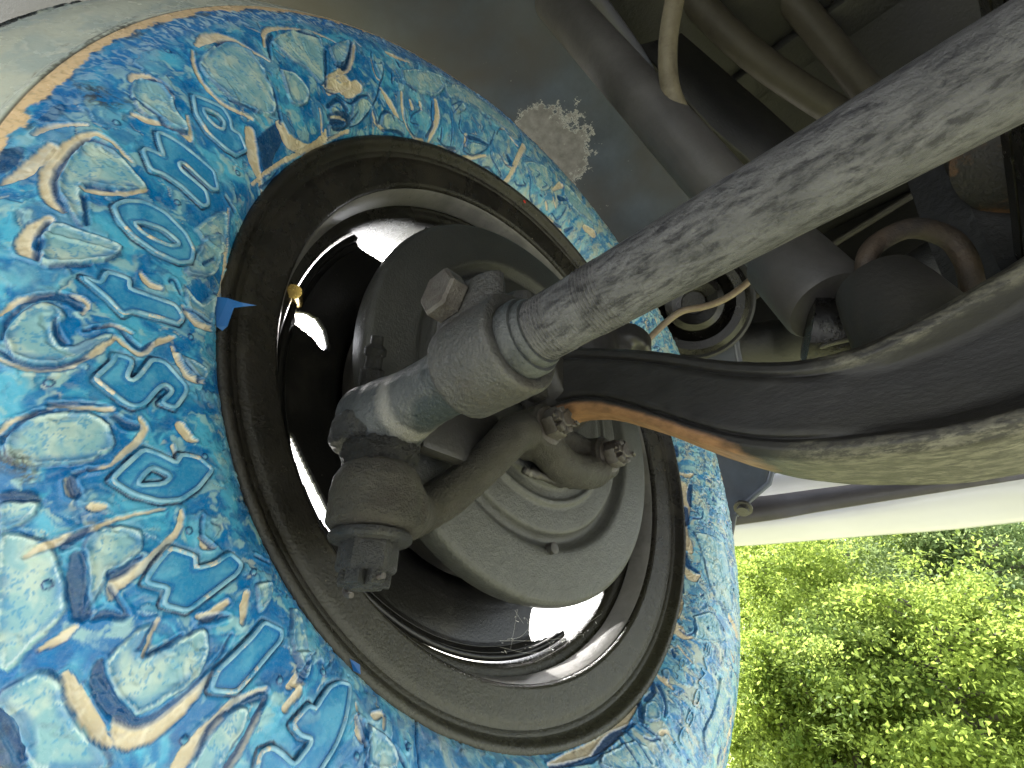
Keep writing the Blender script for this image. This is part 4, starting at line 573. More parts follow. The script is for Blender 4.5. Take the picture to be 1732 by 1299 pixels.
    # raised lettering: a flat blue face; the moulded outline bead is an object of its own
    for _, out, inn in LETTERS:
        W, D = poly(out, .15, False); ring = D
        if inn:
            W2, D2 = poly(inn, .15, False); Dn = np.full(TH.shape, 9.0); Dn[W2] = D2; D = np.maximum(D, -Dn[W])
        tt = sm(-.3, .5, n1[W] + .6 * n2[W])[..., None]
        blend(W, lin('0878b4') * (1 - tt) + lin('6cb8d8') * tt, sm(.5, -.2, D) * .8)
        blend(W, MID * .6 + LIGHT * .4, sm(4.0, .6, D) * .5)
        blend(W, lin('10264a'), (1 - sm(.28, .6, np.abs(D - 1.1))) * (.55 + .4 * sm(-.3, .2, n3[W] + n2[W]))); blend(W, lin('0b5aa4'), (1 - sm(.2, .7, np.abs(D + 1.0))) * .6)
        h[W] = h[W] * sm(-1, 3, D) + .6 * sm(.8, -.2, D) - .5 * np.exp(-((D - 1.2) / .5) ** 2)
    for a, b, s_ in NUBS:
        W, D = stroke([(a, b, .75), (a + .0003, b, .75)], .2)
        blend(W, lin('4d8fb0'), sm(.4, -.3, D)); blend(W, lin('123a70'), 1 - sm(.1, .4, np.abs(D - .35))); h[W] += .9 * sm(.45, -.6, D)
    # by the bead: even blue film, and the speckled band below the outer step, the bare step, then the plain whitewall
    z = sm(9, 5, y + e2 * 3); put(lin('2a86c0'), z * .55); put(lin('8cc3d8'), z * sm(.1, .5, n4) * .7)
    ragged = y + fbm(x / 7, y / 7, 71) * 3.2 + n4 * .8
    yo = y - 10 * sm(3.55, 4.05, THm); ragged = ragged - 10 * sm(3.55, 4.05, THm) + 6 * sm(2.3, 1.8, THm); z = sm(74, 82, ragged) * sm(1.2, 1.7, THm) * sm(3.4, 2.7, THm)
    st = fbm(xw / 2.0, yw / 5.0, 72, 3); put(lin('2a6fb4'), z * .8); put(lin('9fc0d4'), z * sm(.0, .3, st)); put(NAVY, sm(86, 88, ragged) * .75 * sm(-.2, .3, n3))
    bare = sm(88.5, 89.5, ragged); put(lin('dfc29a'), bare); put(lin('b69c78'), bare * sm(.1, .5, n4) * .6)
    band = sm(94.3, 95.0, yo + e2 * .3); tt = sm(-.4, .6, n1 + .4 * n3)
    put(lin('c9cdbf'), band); put(lin('b2bdb8'), band * tt); put(lin('dcdccd'), band * sm(.2, .6, n3) * .6)
    put(lin('4c4030'), (1 - sm(.2, .9, np.abs(yo - 94.6))) * .8)
    put(lin('6a5a46'), band * sm(.45, .7, fbm(x / 6, y / 3, 73)) * sm(110, 96, y) * .7)
    for L in DIRT_:
        r = poly(L, 2.5)
        if r: W, D = r; blend(W, lin('3a352c'), sm(1.5, -1.5, D + n4[W] * 3) * .8 * sm(-.35, .25, n4[W] + .6 * n3[W]))
    tread = sm(133.5, 134.5, y + n4 * .3); put(lin('262626'), tread); put(lin('3b3b3b'), tread * sm(.1, .5, n4))
    h *= 1 - .75 * sm(88, 91, yo); h *= sm(1, 5, y); h -= .6 * (1 - sm(.3, 1.0, np.abs(yo - 94.6)))
    h = np.where(y > 134, h * .3 + .8 * sm(.0, .1, perlin(x / 8, y / 7, 80)), h)
    P = surf(TH, V, h / 1000.0)
    me = grid_mesh('tyre', P, closed_u=True)
    a = me.attributes.new('paint', 'FLOAT_COLOR', 'POINT'); a.data.foreach_set('color', np.concatenate([col, np.ones((*col.shape[:2], 1))], -1).astype(np.float32).ravel())
    m, p = newmat('tyre_film'); L = m.node_tree.links
    at_ = NN(m, 'ShaderNodeAttribute', attribute_name='paint')
    c = mix(m, ramp(m, noise(m, 900, 5, .7), [(.45, (0, 0, 0)), (.75, (.13, .13, .13))]), at_.outputs['Color'], (.45, .62, .66))
    c = mix(m, ramp(m, noise(m, 330, 8, .75), [(.56, (0, 0, 0)), (.8, (.22, .22, .22))]), c, (.02, .1, .24))
    b = noise(m, 620, 6, .7)
    finish(m, p, c, ramp(m, noise(m, 90, 5, .6), [(.35, (.16,) * 3), (.7, (.36,) * 3)]), b, 0, .15, .0005); p.inputs['Specular IOR Level'].default_value = .5; MAT['film'] = m
    return link_mesh('tyre', me, m, WHEEL)
TYRE = paint_tyre()

def ridge(out, r=.00060, lift=.0008):
    """moulded bead that runs round a raised letter, laid on the sidewall"""
    Q = np.array([(a, b / 1000) for a, b in out]); Q = np.vstack([Q, Q[:1]]); T = []
    for a, b in zip(Q, Q[1:]):
        n = max(2, int(np.hypot((b[0] - a[0]) * .235, b[1] - a[1]) / .0013))
        T.append(a + (b - a) * np.linspace(0, 1, n, endpoint=False)[:, None])
    T = np.vstack(T); k = len(T)
    T = (np.roll(T, 1, 0) + 2 * T + np.roll(T, -1, 0)) / 4
    P = surf(T[:, 0], T[:, 1], lift); Nn = surf(T[:, 0], T[:, 1], lift + .001) - P; Nn /= np.linalg.norm(Nn, axis=1)[:, None]
    t = np.roll(P, -1, 0) - np.roll(P, 1, 0); t /= np.linalg.norm(t, axis=1)[:, None]; sv = np.cross(t, Nn)
    A = np.linspace(0, 2 * math.pi, 8, endpoint=False)
    return P[:, None] + r * (1.25 * np.cos(A)[None, :, None] * sv[:, None] + np.sin(A)[None, :, None] * Nn[:, None])
MAT['bead'] = dusty('letter_bead', (.03, .24, .48), (.34, .56, .66), (.66, .58, .45), 150, (.56, .62), (.15, .3), 900, .2, .0003)
for ch, out, inn in LETTERS:
    P = ridge(out); me = grid_mesh('letter', P, True, True)
    if inn:
        P2 = ridge(inn); a = bmesh.new(); a.from_mesh(me); m2 = grid_mesh('letter', P2, True, True); a.from_mesh(m2); a.to_mesh(me); a.free()
    link_mesh('letter', me, MAT['bead'], TYRE)
def small_text(txt, A, B, size, up, name='small_lettering'):
    """moulded small print bent onto the sidewall from A to B"""
    cu = bpy.data.curves.new(name, 'FONT'); cu.body = txt; cu.size = 1.0; cu.extrude = .06; cu.resolution_u = 2
    o = bpy.data.objects.new('tmp', cu); COL.objects.link(o); dg = bpy.context.evaluated_depsgraph_get()
    me = bpy.data.meshes.new_from_object(o.evaluated_get(dg)); bpy.data.objects.remove(o)
    n = len(me.vertices); co = np.zeros(n * 3, np.float32); me.vertices.foreach_get('co', co); co = co.reshape(-1, 3).astype(float)
    w = co[:, 0].max(); f = co[:, 0] / w
    th = A[0] + (B[0] - A[0]) * f; vv = (A[1] + (B[1] - A[1]) * f) / 1000 + up * co[:, 1] * size
    P = surf(th, vv, (co[:, 2] + .06) * .007 + .0002); me.vertices.foreach_set('co', P.astype(np.float32).ravel()); me.update()
    link_mesh(name, me, MAT['bead'], TYRE, smooth=False)
small_text('MADE IN U.S.A.', T1[0], T1[1], .0042, 1)
small_text('EVNOGUI', T2[1], T2[0], .0062, 1); small_text('GAH', T3[1], T3[0], .005, 1)

def rim():
    X = (1, 0, 0); c = (0, 0, 0)
    pr = [(-.030, .183), (-.008, .1865), (-.004, .192), (-.0035, .1965), (-.001, .1985), (.002, .1975), (.0025, .1952), (.0012, .1934), (-.0030, .1916), (-.0056, .1888), (-.0060, .1862), (-.0058, .1840), (-.0066, .180), (-.0079, .175), (-.0090, .1708), (-.0093, .1702), (-.0105, .1690), (-.0135, .1683), (-.018, .1676), (-.028, .1660), (-.031, .1645), (-.0325, .1600), (-.040, .1575), (-.055, .1570), (-.07, .159), (-.085, .166), (-.100, .176), (-.104, .186), (-.106, .196), (-.109, .198), (-.110, .190), (-.10, .184), (-.08, .176), (-.03, .183)]
    q = spline([(a, b, 0) for a, b in pr], 3)[:, :2]
    r = obj('rim', lathe(q, c, X, 160, cap=False), MAT['rim'], WHEEL, autos=60)
    obj('barrel', lathe([(-.0125, .1682), (-.0135, .1676), (-.020, .1660), (-.0275, .1645), (-.0285, .1652)], c, X, 160, cap=False), MAT['barrel'], WHEEL)
    # pressed disc with oval vent slots cut through
    slots = [[at(*q, x=-.0515)[1:] for q in L] for L in (
        [(483, 524), (492, 530), (512, 531), (532, 540), (546, 558), (553, 580), (551, 592), (541, 593), (524, 574), (503, 560), (489, 552), (484, 540)],
        [(570, 402), (600, 392), (650, 378), (712, 378), (700, 410), (660, 447), (640, 444), (610, 428), (585, 412)],
        [(480, 735), (490, 742), (512, 788), (545, 852), (592, 930), (582, 950), (530, 880), (500, 815), (484, 770)],
        [(905, 1012), (950, 985), (1010, 985), (1002, 1020), (975, 1052), (940, 1074), (905, 1088), (890, 1092), (888, 1070), (893, 1040)])]
    def inside(yy, zz):
        for L in slots:
            c_ = False
            for (a1, b1), (a2, b2) in zip(L, L[1:] + L[:1]):
                if (b1 > zz) != (b2 > zz) and yy < (a2 - a1) * (zz - b1) / (b2 - b1) + a1: c_ = not c_
            if c_: return True
        return False
    n = 1200; ang = np.linspace(0, 2 * math.pi, n, endpoint=False); rad = [(.157, -.040), (.1555, -.046), (.151, -.050), (.1475, -.051), (.143, -.0515), (.139, -.052), (.135, -.0525), (.131, -.053), (.128, -.0535), (.124, -.054), (.118, -.057), (.112, -.066), (.10, -.078), (.085, -.084), (.07, -.082), (.05, -.078), (.03, -.078), (.001, -.078)]
    rad = [(float(r_), float(x_)) for r_, x_ in [(q, np.interp(-q, [-a_[0] for a_ in rad], [a_[1] for a_ in rad])) for q in np.concatenate([[.157, .1562], np.linspace(.1555, .127, 46), [.124, .118, .112, .10, .085, .07, .05, .03, .001]])]]
    bm = bmesh.new(); V = [[bm.verts.new((x, r_ * math.cos(a), r_ * math.sin(a))) for a in ang] for r_, x in rad]
    for i in range(len(rad) - 1):
        rm = (rad[i][0] + rad[i + 1][0]) / 2
        for k in range(n):
            am_ = (k + .5) * 2 * math.pi / n; cut = .1265 < rm < .1570 and inside(rm * math.cos(am_), rm * math.sin(am_))
            if not cut: bm.faces.new((V[i][k], V[i][(k + 1) % n], V[i + 1][(k + 1) % n], V[i + 1][k]))
    d = obj('wheel_disc', bm, MAT['disc'], WHEEL); s = d.modifiers.new('t', 'SOLIDIFY'); s.thickness = .0035; s.offset = -1
    obj('brake_drum', lathe([(-.004, .112), (-.004, .119), (-.010, .1205), (-.016, .119), (-.018, .114), (-.024, .1135), (-.026, .116), (-.03, .1135), (-.055, .112), (-.062, .106), (-.066, .09), (-.066, .03)], c, X, 96), MAT['drum'], WHEEL)
    p = at(500, 515, x=-.05); a = at(497, 493, x=-.030)
    obj('valve_stem', add_tube(tube([a, p], [.0042, .0042], 12), [p, p + (p - a) * .35], [.0034, .0034], 12), MAT['brass'], WHEEL)
rim()

# ------------------------------------------------------------------ steering knuckle and brake backing plate
def castle_nut(c, axis, r, h, parent, mat, name='castle_nut'):
    """hexagon with a slotted crown, its bolt end and a split pin"""
    u, v, t = frame(axis); c = np.asarray(c, float)
    bm = lathe([(-.0012, r * 1.28), (.0, r * 1.28), (.0004, r * 1.2)], c, axis, 28)
    add_lathe(bm, [(.0004, r * .99), (h * .1, r * 1.04), (h * .62, r * 1.04), (h * .7, r * .95)], c, axis, 48, lobes=6)
    for k in range(6):
        a = k * math.pi / 3; d = math.cos(a) * u + math.sin(a) * v
        add_box(bm, c + t * h * .83 + d * r * .66, (r * .42, r * .55, h * .34), np.stack([d, np.cross(t, d), t], 1), .0006)
    add_lathe(bm, [(h * .6, r * .5), (h * 1.0, r * .5), (h * 1.06, r * .42)], c, axis, 20)
    o = obj(name, bm, mat, parent)
    q = np.array([c + t * h * .86 - u * r * 1.15, c + t * h * .86 + u * r * 1.0, c + t * h * 1.05 + u * r * 1.12, c + t * h * 1.12 + u * r * .7])
    obj('split_pin', tube(spline(q, 4), r * .1, 8), MAT['bolt'], o)
    return o
def knuckle():
    root = empty('steering_knuckle', (.01, 0, -.05), 'steering knuckle with grey round brake backing plate and cast steering arm', 'steering knuckle')
    X = (1, 0, 0)
    pr = [(-.012, .1300), (-.004, .1318), (.002, .1315), (.0045, .1295), (.0052, .126), (.0055, .108), (.0050, .1015), (.0010, .0985), (-.0012, .0955), (.0002, .0925), (.0032, .0905), (.0038, .086), (.0040, .080), (.0040, .076), (.0058, .0738), (.0060, .0715), (.0045, .0695), (.0048, .064), (.0075, .062), (.008, .058), (.0072, .053), (.008, .03), (.008, .001)]
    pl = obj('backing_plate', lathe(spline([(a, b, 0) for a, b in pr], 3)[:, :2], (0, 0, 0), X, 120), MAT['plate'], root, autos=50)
    # small bleeder and pin on the plate by the tie rod
    q = at(628, 640, x=.012); bm = lathe([(-.004, .0055), (.004, .0055), (.005, .004), (.010, .004), (.011, .0052), (.014, .0052), (.016, .003), (.020, .003)], q, (.45, -.25, .86), 20, lobes=0); obj('bleed_screw', bm, MAT['grease'], root)
    q = at(930, 798, x=.008); 
    bm = bmesh.new(); add_box(bm, at(925, 808, x=.008), (.006, .032, .006), None, .0015); add_tube(bm, spline([at(885, 795, x=.012), at(915, 806, x=.013), at(950, 815, x=.012), at(968, 820, x=.011)], 5), [.0025] * 15 + [.004], 10)
    o = obj('brake_bracket', bm, MAT['drum'], root); remesh(o, .0012, 1, (.002, .004))
    o = obj('plug', lathe([(-.002, .0035), (.003, .0035), (.0035, .0025)], at(932, 928, x=.006), X, 12), MAT['drum'], root)
    # steering arm: eye round the ball stud, neck, then the forked flange under the two nuts
    b1 = at(925, 722, x=.030); b2 = at(1028, 772, x=.026); eye = np.array([.0365, -.131, -.1095])
    bm = bmesh.new()
    add_lathe(bm, [(-.0125, .0140), (-.010, .0166), (.005, .0168), (.010, .0146), (.0125, .012)], eye, (0, 0, 1), 40)
    neck = spline([eye + np.array([.004, .006, -.003]), at(700, 868, depth=.235), at(760, 836, depth=.245), at(830, 775, depth=.25), at(872, 733, depth=.256), b1 + np.array([-.013, -.004, -.001])], 6)
    add_tube(bm, neck, np.interp(np.linspace(0, 1, len(neck)), [0, .25, .55, 1], [.0125, .0112, .0100, .0105]), 20)
    add_tube(bm, [b1 - np.array([.020, 0, 0]), b1 + np.array([.002, 0, 0])], [.0155, .0140], 24)
    add_tube(bm, [b2 - np.array([.016, 0, 0]), b2 + np.array([.001, 0, 0])], [.0155, .0140], 24)
    fork = spline([b1 + np.array([-.008, 0, -.004]), at(955, 790, x=.020), at(1000, 798, x=.018), b2 + np.array([-.008, 0, -.004])], 6)
    add_tube(bm, fork, .0112, 18); add_tube(bm, [b1 + np.array([-.014, 0, .006]), b2 + np.array([-.014, 0, .006])], [.009, .009], 16)
    arm = obj('steering_arm', bm, MAT['cast'], root); remesh(arm, .0013, 6, (.0009, .0035))
    castle_nut(b1 + np.array([.0022, 0, 0]), X, .0088, .0125, root, MAT['bolt']); castle_nut(b2 + np.array([.0015, 0, 0]), X, .0088, .0125, root, MAT['bolt'])
    # kingpin body between plate and axle
    bm = bmesh.new(); add_tube(bm, [(.012, 0, .0), (.04, 0, .0)], [.034, .026], 28); add_tube(bm, [(.044, .006, -.020), (.044, .006, .052)], [.0185, .0185], 28); add_tube(bm, [(.042, .004, .050), (.042, .004, .058)], [.016, .012], 24)
    add_tube(bm, [at(1055, 600, y=.03), at(1062, 572, y=.035)], [.019, .016], 20); add_tube(bm, [at(1055, 600, y=.03), (.042, .004, .03)], [.014, .016], 16)
    kb = obj('kingpin_body', bm, MAT['axle'], root); remesh(kb, .002, 4, (.001, .006))
    o = obj('lower_boss', box(at(905, 664, y=-.028), (.012, .012, .009), bev=.0025), MAT['cast'], root)
    o = obj('arm_web', box((.020, -.080, -.060), (.010, .050, .034), bev=.004), MAT['axle'], root)
knuckle()

# ------------------------------------------------------------------ tie rod
def tie_rod():
    TY, TZ = -.131, -.0752; X = (1, 0, 0); c = (0, TY, TZ)
    root = empty('tie_rod', (.1, TY, TZ), 'grey steel tie rod crossing the picture to its clamp and ball joint', 'tie rod')
    # tube with worn thread rings at its end
    xs = np.concatenate([np.linspace(.108, .158, 400), np.linspace(.1585, .34, 60)]); r = np.full_like(xs, .0099)
    thr = sm(.1125, .1150, xs) * sm(.1465, .1440, xs) ; gap = sm(.1265, .1275, xs) * sm(.1375, .1365, xs)
    r = r + .00026 * np.sin(xs * 2 * math.pi / .00118) * thr * (1 - .85 * gap) - .0001 * sm(.1465, .144, xs)
    obj('tube', lathe(list(zip(xs, r)), c, X, 56), MAT['tube'], root, autos=80)
    obj('sleeve', lathe([(.100, .0128), (.1145, .0128), (.1158, .0122), (.1158, .0112), (.1175, .0112), (.1185, .0106), (.1187, .0095)], c, X, 48), MAT['castgrey'], root)
    # clamp: split band with two ears drawn together by a bolt
    bm = lathe([(.0835, .0115), (.0835, .0162), (.0846, .0172), (.1095, .0172), (.1110, .0164), (.1110, .0128), (.1080, .0118), (.0835, .0115)], c, X, 64, cap=False); bmesh.ops.remove_doubles(bm, verts=bm.verts[:], dist=1e-5)
    for s in (-1, 1): 
        add_tube(bm, [(.0925, TY + s * .0068, TZ + .010), (.0925, TY + s * .0068, TZ + .0270)], [.0132, .0122], 24, squash=(1.30, .46))
    cl = obj('clamp', bm, MAT['clamp'], root); remesh(cl, .0009, 3, (.0005, .004))
    bc = np.array([.0895, TY - .0128, TZ + .0215])
    bm = bmesh.new(); add_lathe(bm, [(0, .0086), (.0004, .0090), (.0062, .0090), (.0072, .0080)], bc, (0, -1, 0), 48, lobes=6); add_tube(bm, [bc, bc + np.array([0, .036, 0])], [.005, .005], 20)
    obj('clamp_bolt', bm, MAT['bolt'], cl)
    obj('clamp_nut', lathe([(0, .0082), (.007, .0082)], bc + np.array([0, .0255, 0]), (0, 1, 0), 48, lobes=6), MAT['bolt'], cl)
    # tie rod end: round shank that swells into the forged head over the stud
    bm = bmesh.new(); bx = .0345
    sh = np.array([(.100, TY, TZ), (.078, TY, TZ), (.064, TY, TZ), (.052, TY, TZ - .0005), (.042, TY, TZ - .001), (.030, TY, TZ - .0015), (.021, TY, TZ - .001), (.0155, TY, TZ - .0008)])
    add_tube(bm, sh, [.0121, .0121, .0123, .0135, .0158, .0165, .0140, .0085], 36)
    add_lathe(bm, [(-.0125, .0140), (-.011, .0172), (.004, .0172), (.009, .0150), (.0115, .010)], (bx - .005, TY, TZ), (0, 0, 1), 40)
    e = obj('tie_rod_end', bm, MAT['castgrey'], root); remesh(e, .0012, 4, (.0006, .004))
    hd = obj('greased_head', lathe([(-.0132, .0120), (-.0129, .0158), (-.0118, .0178), (-.004, .0180), (-.0025, .0174)], (bx - .0048, TY, TZ), (0, 0, 1), 40), MAT['darkcast'], root); remesh(hd, .0012, 1, (.0012, .003))
    # crushed, greasy boot between head and arm
    bm = bmesh.new(); add_lathe(bm, [(.0035, .011), (.0025, .0140), (-.002, .0150), (-.0068, .0130), (-.0075, .010)], (bx + .001, TY, TZ - .0165), (0, 0, 1), 48)
    bt = obj('dust_boot', bm, MAT['grease'], root); remesh(bt, .0009, 0, (.0042, .0032))
    nz = -.1225; bm = lathe([(0, .0140), (-.0010, .0146), (-.0022, .0146), (-.0030, .0138)], (bx + .002, TY, nz), (0, 0, 1), 40); obj('washer', bm, MAT['darkcast'], root)
    castle_nut((bx + .002, TY, nz - .0030), (0.02, -.02, -1), .0100, .0145, root, MAT['darkcast'], 'stud_nut')
    # paint and wear on the shank: a dark flat, a bare ring, a dark dipped end
    pt = at(742, 688, depth=.178); M_ = MAT['castgrey']; P_ = M_.node_tree.nodes['Principled BSDF']
    stain(M_, P_, (pt[0], pt[1], pt[2] - .001), (1 / .0125, 1 / .0085, 1 / .0085), (.018, .026, .032), .8, 1.05, .25)
    stain(M_, P_, (.053, TY, TZ - .004), (1 / .0045, 1 / .03, 1 / .03), (.17, .165, .155), .5, 1.1, .5)
    stain(M_, P_, (.012, TY, TZ + .004), (1 / .032, 1 / .03, 1 / .03), (.022, .025, .028), .7, 1.0, .3)
tie_rod()

# ------------------------------------------------------------------ front axle beam
def axle():
    root = empty('front_axle', (.15, 0, -.07), 'heavy black dropped axle beam with a rusty lower edge', 'axle')
    Y0, Y1 = -.018, .022
    tp = np.array([(.0327, .0190), (.0914, -.0112), (.1396, -.0424), (.1725, -.0556), (.1933, -.0539), (.2129, -.0497), (.2365, -.0431), (.2557, -.0372), (.33, -.030), (.5, -.028)])
    bt = np.array([(.0259, -.0300), (.0524, -.0325), (.0861, -.0530), (.106, -.0680), (.1252, -.082), (.1406, -.0899), (.1606, -.0957), (.1786, -.0989), (.1949, -.1), (.215, -.0978), (.231, -.0959), (.33, -.092), (.5, -.09)])
    xs = np.linspace(.028, .5, 120); zt = np.interp(xs, tp[:, 0], tp[:, 1]); zb = np.interp(xs, bt[:, 0], bt[:, 1])
    k = np.ones(9) / 9; pad = lambda a: np.convolve(np.pad(a, 4, 'edge'), k, 'valid'); zt, zb = pad(zt), pad(zb)
    d = .0075 * sm(.150, .215, xs); y1 = .004 + .030 * sm(.07, .2, xs); zb = zb - .004 * sm(.17, .22, xs); f = .0085; cx = .004
    def sec(i):
        t, b, q = zt[i], zb[i], d[i]; e = .0034
        return [(Y0 + e, t), (Y0, t - e), (Y0, t - f + .002), (Y0 + e * .6, t - f), (Y0 + q, t - f - .005 * q / .011 - .001), (Y0 + q, (t + b) / 2), (Y0 + q, b + f + .006 * q / .011 + .001), (Y0 + e * .6, b + f), (Y0, b + f - .002), (Y0, b + e), (Y0 + e, b), (y1[i] - e, b), (y1[i], b + e), (y1[i], t - e), (y1[i] - e, t)]
    P = np.array([[(xs[i], y_, z_) for y_, z_ in sec(i)] for i in range(len(xs))])
    me = grid_mesh('beam', P, closed_v=True)
    nv = P.shape[1]; low = np.array([0, 0, 0, 0, 0, 0, 0, .3, .55, .7, .9, 1, 1, 0, 0.]); topw = np.array([1, 1, .9, .5, 0, 0, 0, 0, 0, 0, 0, 0, 0, .5, 1.])
    under = np.array([0, 0, 0, 0, 0, 0, 0, 0, .15, .8, 1, 1, 1, .3, 0])
    fl = low[None] * sm(.118, .160, xs)[:, None] + topw[None] * sm(.150, .185, xs)[:, None]; ru = under[None] * sm(.150, .115, xs)[:, None]
    for nm, arr in (('flange', fl), ('rust', ru)):
        a_ = me.attributes.new(nm, 'FLOAT', 'POINT'); a_.data.foreach_set('value', np.clip(arr, 0, 1).astype(np.float32).ravel())
    m, p = newmat('axle_paint')
    base = ramp(m, noise(m, 30, 9, .7, (.3, 1, 1)), [(.3, (.0085, .008, .0076)), (.55, (.016, .015, .0142)), (.75, (.032, .030, .028))])
    fn = noise(m, 150, 8, .7, (.4, 1, 1)); fc = ramp(m, fn, [(.40, (.012, .011, .010)), (.48, (.075, .07, .055)), (.72, (.17, .16, .12))])
    rc = ramp(m, noise(m, 130, 7, .7, (.4, 1, 1)), [(.3, (.13, .07, .035)), (.6, (.30, .16, .08)), (.8, (.36, .21, .12))])
    def am(nm, lo, hi):
        t_ = NN(m, 'ShaderNodeAttribute', attribute_name=nm); q_ = math_(m, 'ADD', t_.outputs['Fac'], math_(m, 'MULTIPLY', math_(m, 'SUBTRACT', noise(m, 70, 7, .75, (.35, 1, 1)), .5), 1.1)); return ramp(m, q_, [(lo, (0, 0, 0)), (hi, (1, 1, 1))])
    sp_ = noise(m, 330, 6, .75, (.45, 1, 1)); fc = mix(m, ramp(m, sp_, [(.44, (0, 0, 0)), (.58, (.92, .92, .92))]), fc, (.014, .013, .012))
    col = mix(m, am('flange', .35, .75), base, fc); col = mix(m, am('rust', .35, .8), col, rc)
    finish(m, p, col, ramp(m, fn, [(.3, (.4,) * 3), (.7, (.68,) * 3)]), noise(m, 420, 7, .7, (.4, 1, 1)), 0, .4, .0009)
    o = link_mesh('beam', me, m, root)
    tx = bpy.data.textures.new('forging', 'CLOUDS'); tx.noise_scale = .012; s = o.modifiers.new('sub', 'SUBSURF'); s.levels = 2; s.render_levels = 2; s.subdivision_type = 'SIMPLE'
    m = o.modifiers.new('forged', 'DISPLACE'); m.texture = tx; m.strength = .0007; m.mid_level = .5
    # spring seat with U-bolt and the rubber bump stop
    sp = empty('leaf_spring', (.22, .05, .0), 'black leaf spring pack clamped to the axle by a rusty U-bolt', 'leaf spring')
    for i in range(5):
        yy = np.linspace(-.5 + .07 * i, .55 - .06 * i, 24); zz = -.020 + .011 * i + .10 * (yy / .5) ** 2
        pts = np.stack([np.full_like(yy, .285), yy, zz], -1); bm = bmesh.new()
        P2 = np.stack([pts + np.array([dx, 0, dz]) for dx, dz in ((-.028, 0), (.028, 0), (.028, .0085), (-.028, .0085))], 1)
        me = grid_mesh('leaf', P2, closed_v=True); link_mesh('leaf', me, MAT['rubber'], sp, autos=40)
    a = lambda x, y_, dd: at(x, y_, depth=dd)
    u = spline([a(1478, 540, .262), a(1466, 470, .262), a(1468, 432, .262), a(1495, 404, .262), a(1545, 386, .258), a(1600, 400, .255), a(1630, 432, .252), a(1644, 480, .25), a(1650, 560, .25)], 6)
    obj('u_bolt', tube(u, .0052, 12), MAT['rustybrown'], sp)
    bs = empty('bump_stop', a(1530, 520, .26), 'dark rounded rubber bump stop inside the rusty U-bolt', 'bump stop')
    c0 = np.array([.203, .045, -.045]); obj('rubber', lathe([(0, .027), (.02, .0255), (.045, .0225), (.058, .020), (.062, .015), (.063, .001)], c0, (-.12, .15, 1), 40), MAT['dark'], bs)
    br = empty('spring_hanger', (.3, .1, .1), 'grey-green steel hanger bar beside the bump stop', 'bracket')
    obj('bar', tube([a(1590, 230, .34), a(1660, 400, .30), a(1740, 560, .27)], [.018, .018, .018], 4, squash=(1.3, .5)), MAT['under'], br)
    obj('plate', box(a(1600, 215, .36), (.05, .01, .035), bev=.002), MAT['shock'], br)
    rb = empty('steering_box', a(1720, 230, .33), 'rusty brown casting at the right edge under the tie rod', 'casting')
    o = obj('casting', lathe([(-.05, .02), (-.04, .035), (.03, .04), (.04, .03), (.05, .012)], a(1735, 230, .30), (.2, .6, .8), 32), MAT['rust2'], rb)
axle()

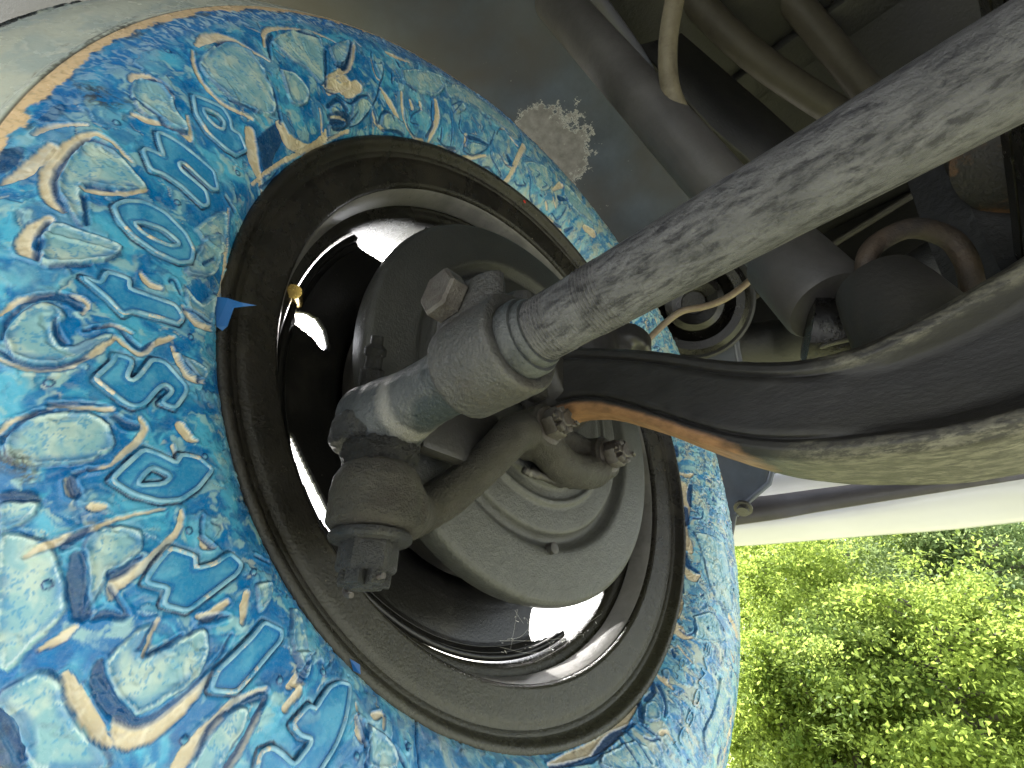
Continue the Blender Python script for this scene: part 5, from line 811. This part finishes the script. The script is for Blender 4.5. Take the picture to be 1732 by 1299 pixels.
# ------------------------------------------------------------------ shock absorber, hoses, pipes
def shock():
    root = empty('shock_absorber', at(1425, 560, depth=.30), 'grey tubular shock absorber slanting up behind the tie rod', 'shock absorber')
    A, B, Cc, D = at(1405, 520, depth=.30), at(1320, 432, depth=.345), at(1180, 250, depth=.42), at(860, -90, depth=.56)
    t = (A - D) / np.linalg.norm(A - D)
    bm = tube([A, A + (B - A) * .06, A + (B - A) * .9, B], [.0235, .0255, .0255, .022], 36); obj('body', bm, MAT['shock'], root)
    bm = tube([B - t * .004, B + (D - B) * .3, D], [.0205, .021, .021], 32); obj('dust_tube', bm, MAT['shock'], root)
    s = at(1440, 575, depth=.292); ey = obj('lower_eye', lathe([(-.024, .012), (-.022, .023), (.022, .024), (.026, .019), (.028, .010)], s, (.72, .35, -.30), 36), MAT['rubber'], root)
    obj('eye_washer', tube(spline([at(1386, 588, depth=.262), at(1410, 580, depth=.262), at(1445, 572, depth=.262), at(1478, 566, depth=.262)], 5), [.0006] + [.0019] * 14 + [.0006], 10, squash=(1, .6)), MAT['clamp'], root)
    h = empty('brake_hose', at(1180, 240, depth=.4), 'tan fabric covered brake hose hanging behind the tie rod', 'hose')
    p = spline([at(1160, -90, depth=.40), at(1143, -10, depth=.40), at(1130, 70, depth=.40), at(1132, 140, depth=.40), at(1150, 190, depth=.40), at(1176, 218, depth=.41), at(1190, 238, depth=.42)], 6)
    obj('hose', tube(p, np.interp(np.linspace(0, 1, len(p)), [0, .8, 1], [.0079, .0072, .004]), 16), MAT['hose'], h)
    obj('ferrule', tube([p[-3], p[-1], p[-1] + (p[-1] - p[-3]) * .6], [.0046, .0046, .003], 12), MAT['fender'], h)
    l = empty('brake_line', at(1200, 515, depth=.45), 'thin copper coloured brake pipe curving across the black rubber mount', 'pipe')
    p = spline([at(1095, 575, depth=.47), at(1128, 544, depth=.47), at(1155, 526, depth=.465), at(1190, 519, depth=.46), at(1225, 506, depth=.455), at(1262, 480, depth=.45), at(1288, 450, depth=.445), at(1310, 405, depth=.44), at(1330, 345, depth=.43), at(1338, 250, depth=.43)], 6)
    obj('pipe', tube(p, np.interp(np.linspace(0, 1, len(p)), [0, .62, .7, 1], [.0031, .0031, .0016, .0014]), 12), MAT['copper'], l)
    for q, lab, r in ((((1130, -60), (1190, 15), (1255, 78), (1330, 135), (1480, 230)), 'tan pipe running into the dark beyond the brake hose', .017), (((1300, -50), (1345, 5), (1395, 65), (1520, 220)), 'second tan pipe, close above the tie rod', .017)):
        e = empty('pipe', at(*q[1], depth=.62), lab, 'pipe'); obj('pipe_wall', tube(spline([at(*k, depth=.62) for k in q], 5), r, 16), MAT['pipe'], e)
    b = empty('body_bracket', at(1215, 240, depth=.5), 'dark inner panel end with a small torn tab behind the brake hose', 'bracket')
    P = np.array([[at(1080, 80, depth=.56), at(1200, 215, depth=.55), at(1330, 330, depth=.54)], [at(1150, 60, depth=.6), at(1300, 190, depth=.6), at(1420, 300, depth=.6)]])
    o = link_mesh('panel', grid_mesh('panel', P), MAT['under'], b); s = o.modifiers.new('t', 'SOLIDIFY'); s.thickness = .003
shock()

# ------------------------------------------------------------------ small things
def extras():
    rs = np.random.RandomState(4)
    w = empty('cobweb', at(900, 1090, x=-.03), 'dusty cobweb strands strung across the lower rim slot', 'cobweb')
    bm = bmesh.new(); A = [at(*q, x=-.032) for q in ((845, 1085), (880, 1108), (930, 1100), (985, 1075), (1015, 1040), (900, 1060), (872, 1040), (955, 1085))]
    for k in range(11):
        a, c_ = A[rs.randint(8)], A[rs.randint(8)]
        a = a + rs.normal(size=3) * .003; c_ = c_ + rs.normal(size=3) * .003; m_ = (a + c_) / 2 + np.array([.001, 0, -.003]) * rs.uniform(0, 1)
        add_tube(bm, spline([a, m_, c_], 3), .00006, 4)
    for k in range(34):
        a, c_ = A[rs.randint(8)], A[rs.randint(8)]; p = a + (c_ - a) * rs.uniform() + rs.normal(size=3) * .002
        add_tube(bm, [p, p + rs.normal(size=3) * .0009], .00018, 4)
    o = obj('strands', bm, MAT['web'], w, smooth=False); o['kind'] = 'stuff'
    m, p = newmat('loose_blue_film'); p.inputs['Base Color'].default_value = (.012, .11, .34, 1); p.inputs['Roughness'].default_value = .35
    def flake(px, x0):
        P = [at(*q, x=x0 + dx) for q, dx in px]; me = bpy.data.meshes.new('film_flake'); n = len(P)
        me.from_pydata([tuple(q) for q in P], [], [tuple(range(n))]); o = link_mesh('film_flake', me, m, TYRE, smooth=False); s = o.modifiers.new('t', 'SOLIDIFY'); s.thickness = .0003
    flake([((364, 502), .004), ((386, 505), .005), ((408, 512), .007), ((434, 517), .009), ((412, 519), .007), ((396, 521), .006), ((391, 535), .006), ((385, 552), .005), ((376, 560), .003), ((366, 552), .003)], .0)
    flake([((592, 1114), .003), ((609, 1124), .005), ((610, 1140), .005), ((598, 1134), .003)], .0)
    r, p = newmat('red_paint_dot'); p.inputs['Base Color'].default_value = (.75, .04, .02, 1)
    obj('paint_dot', lathe([(0, .0016), (.0005, .0014), (.0006, .0004)], at(887, 341, x=.002), (1, 0, 0), 10), r, TYRE)
extras()
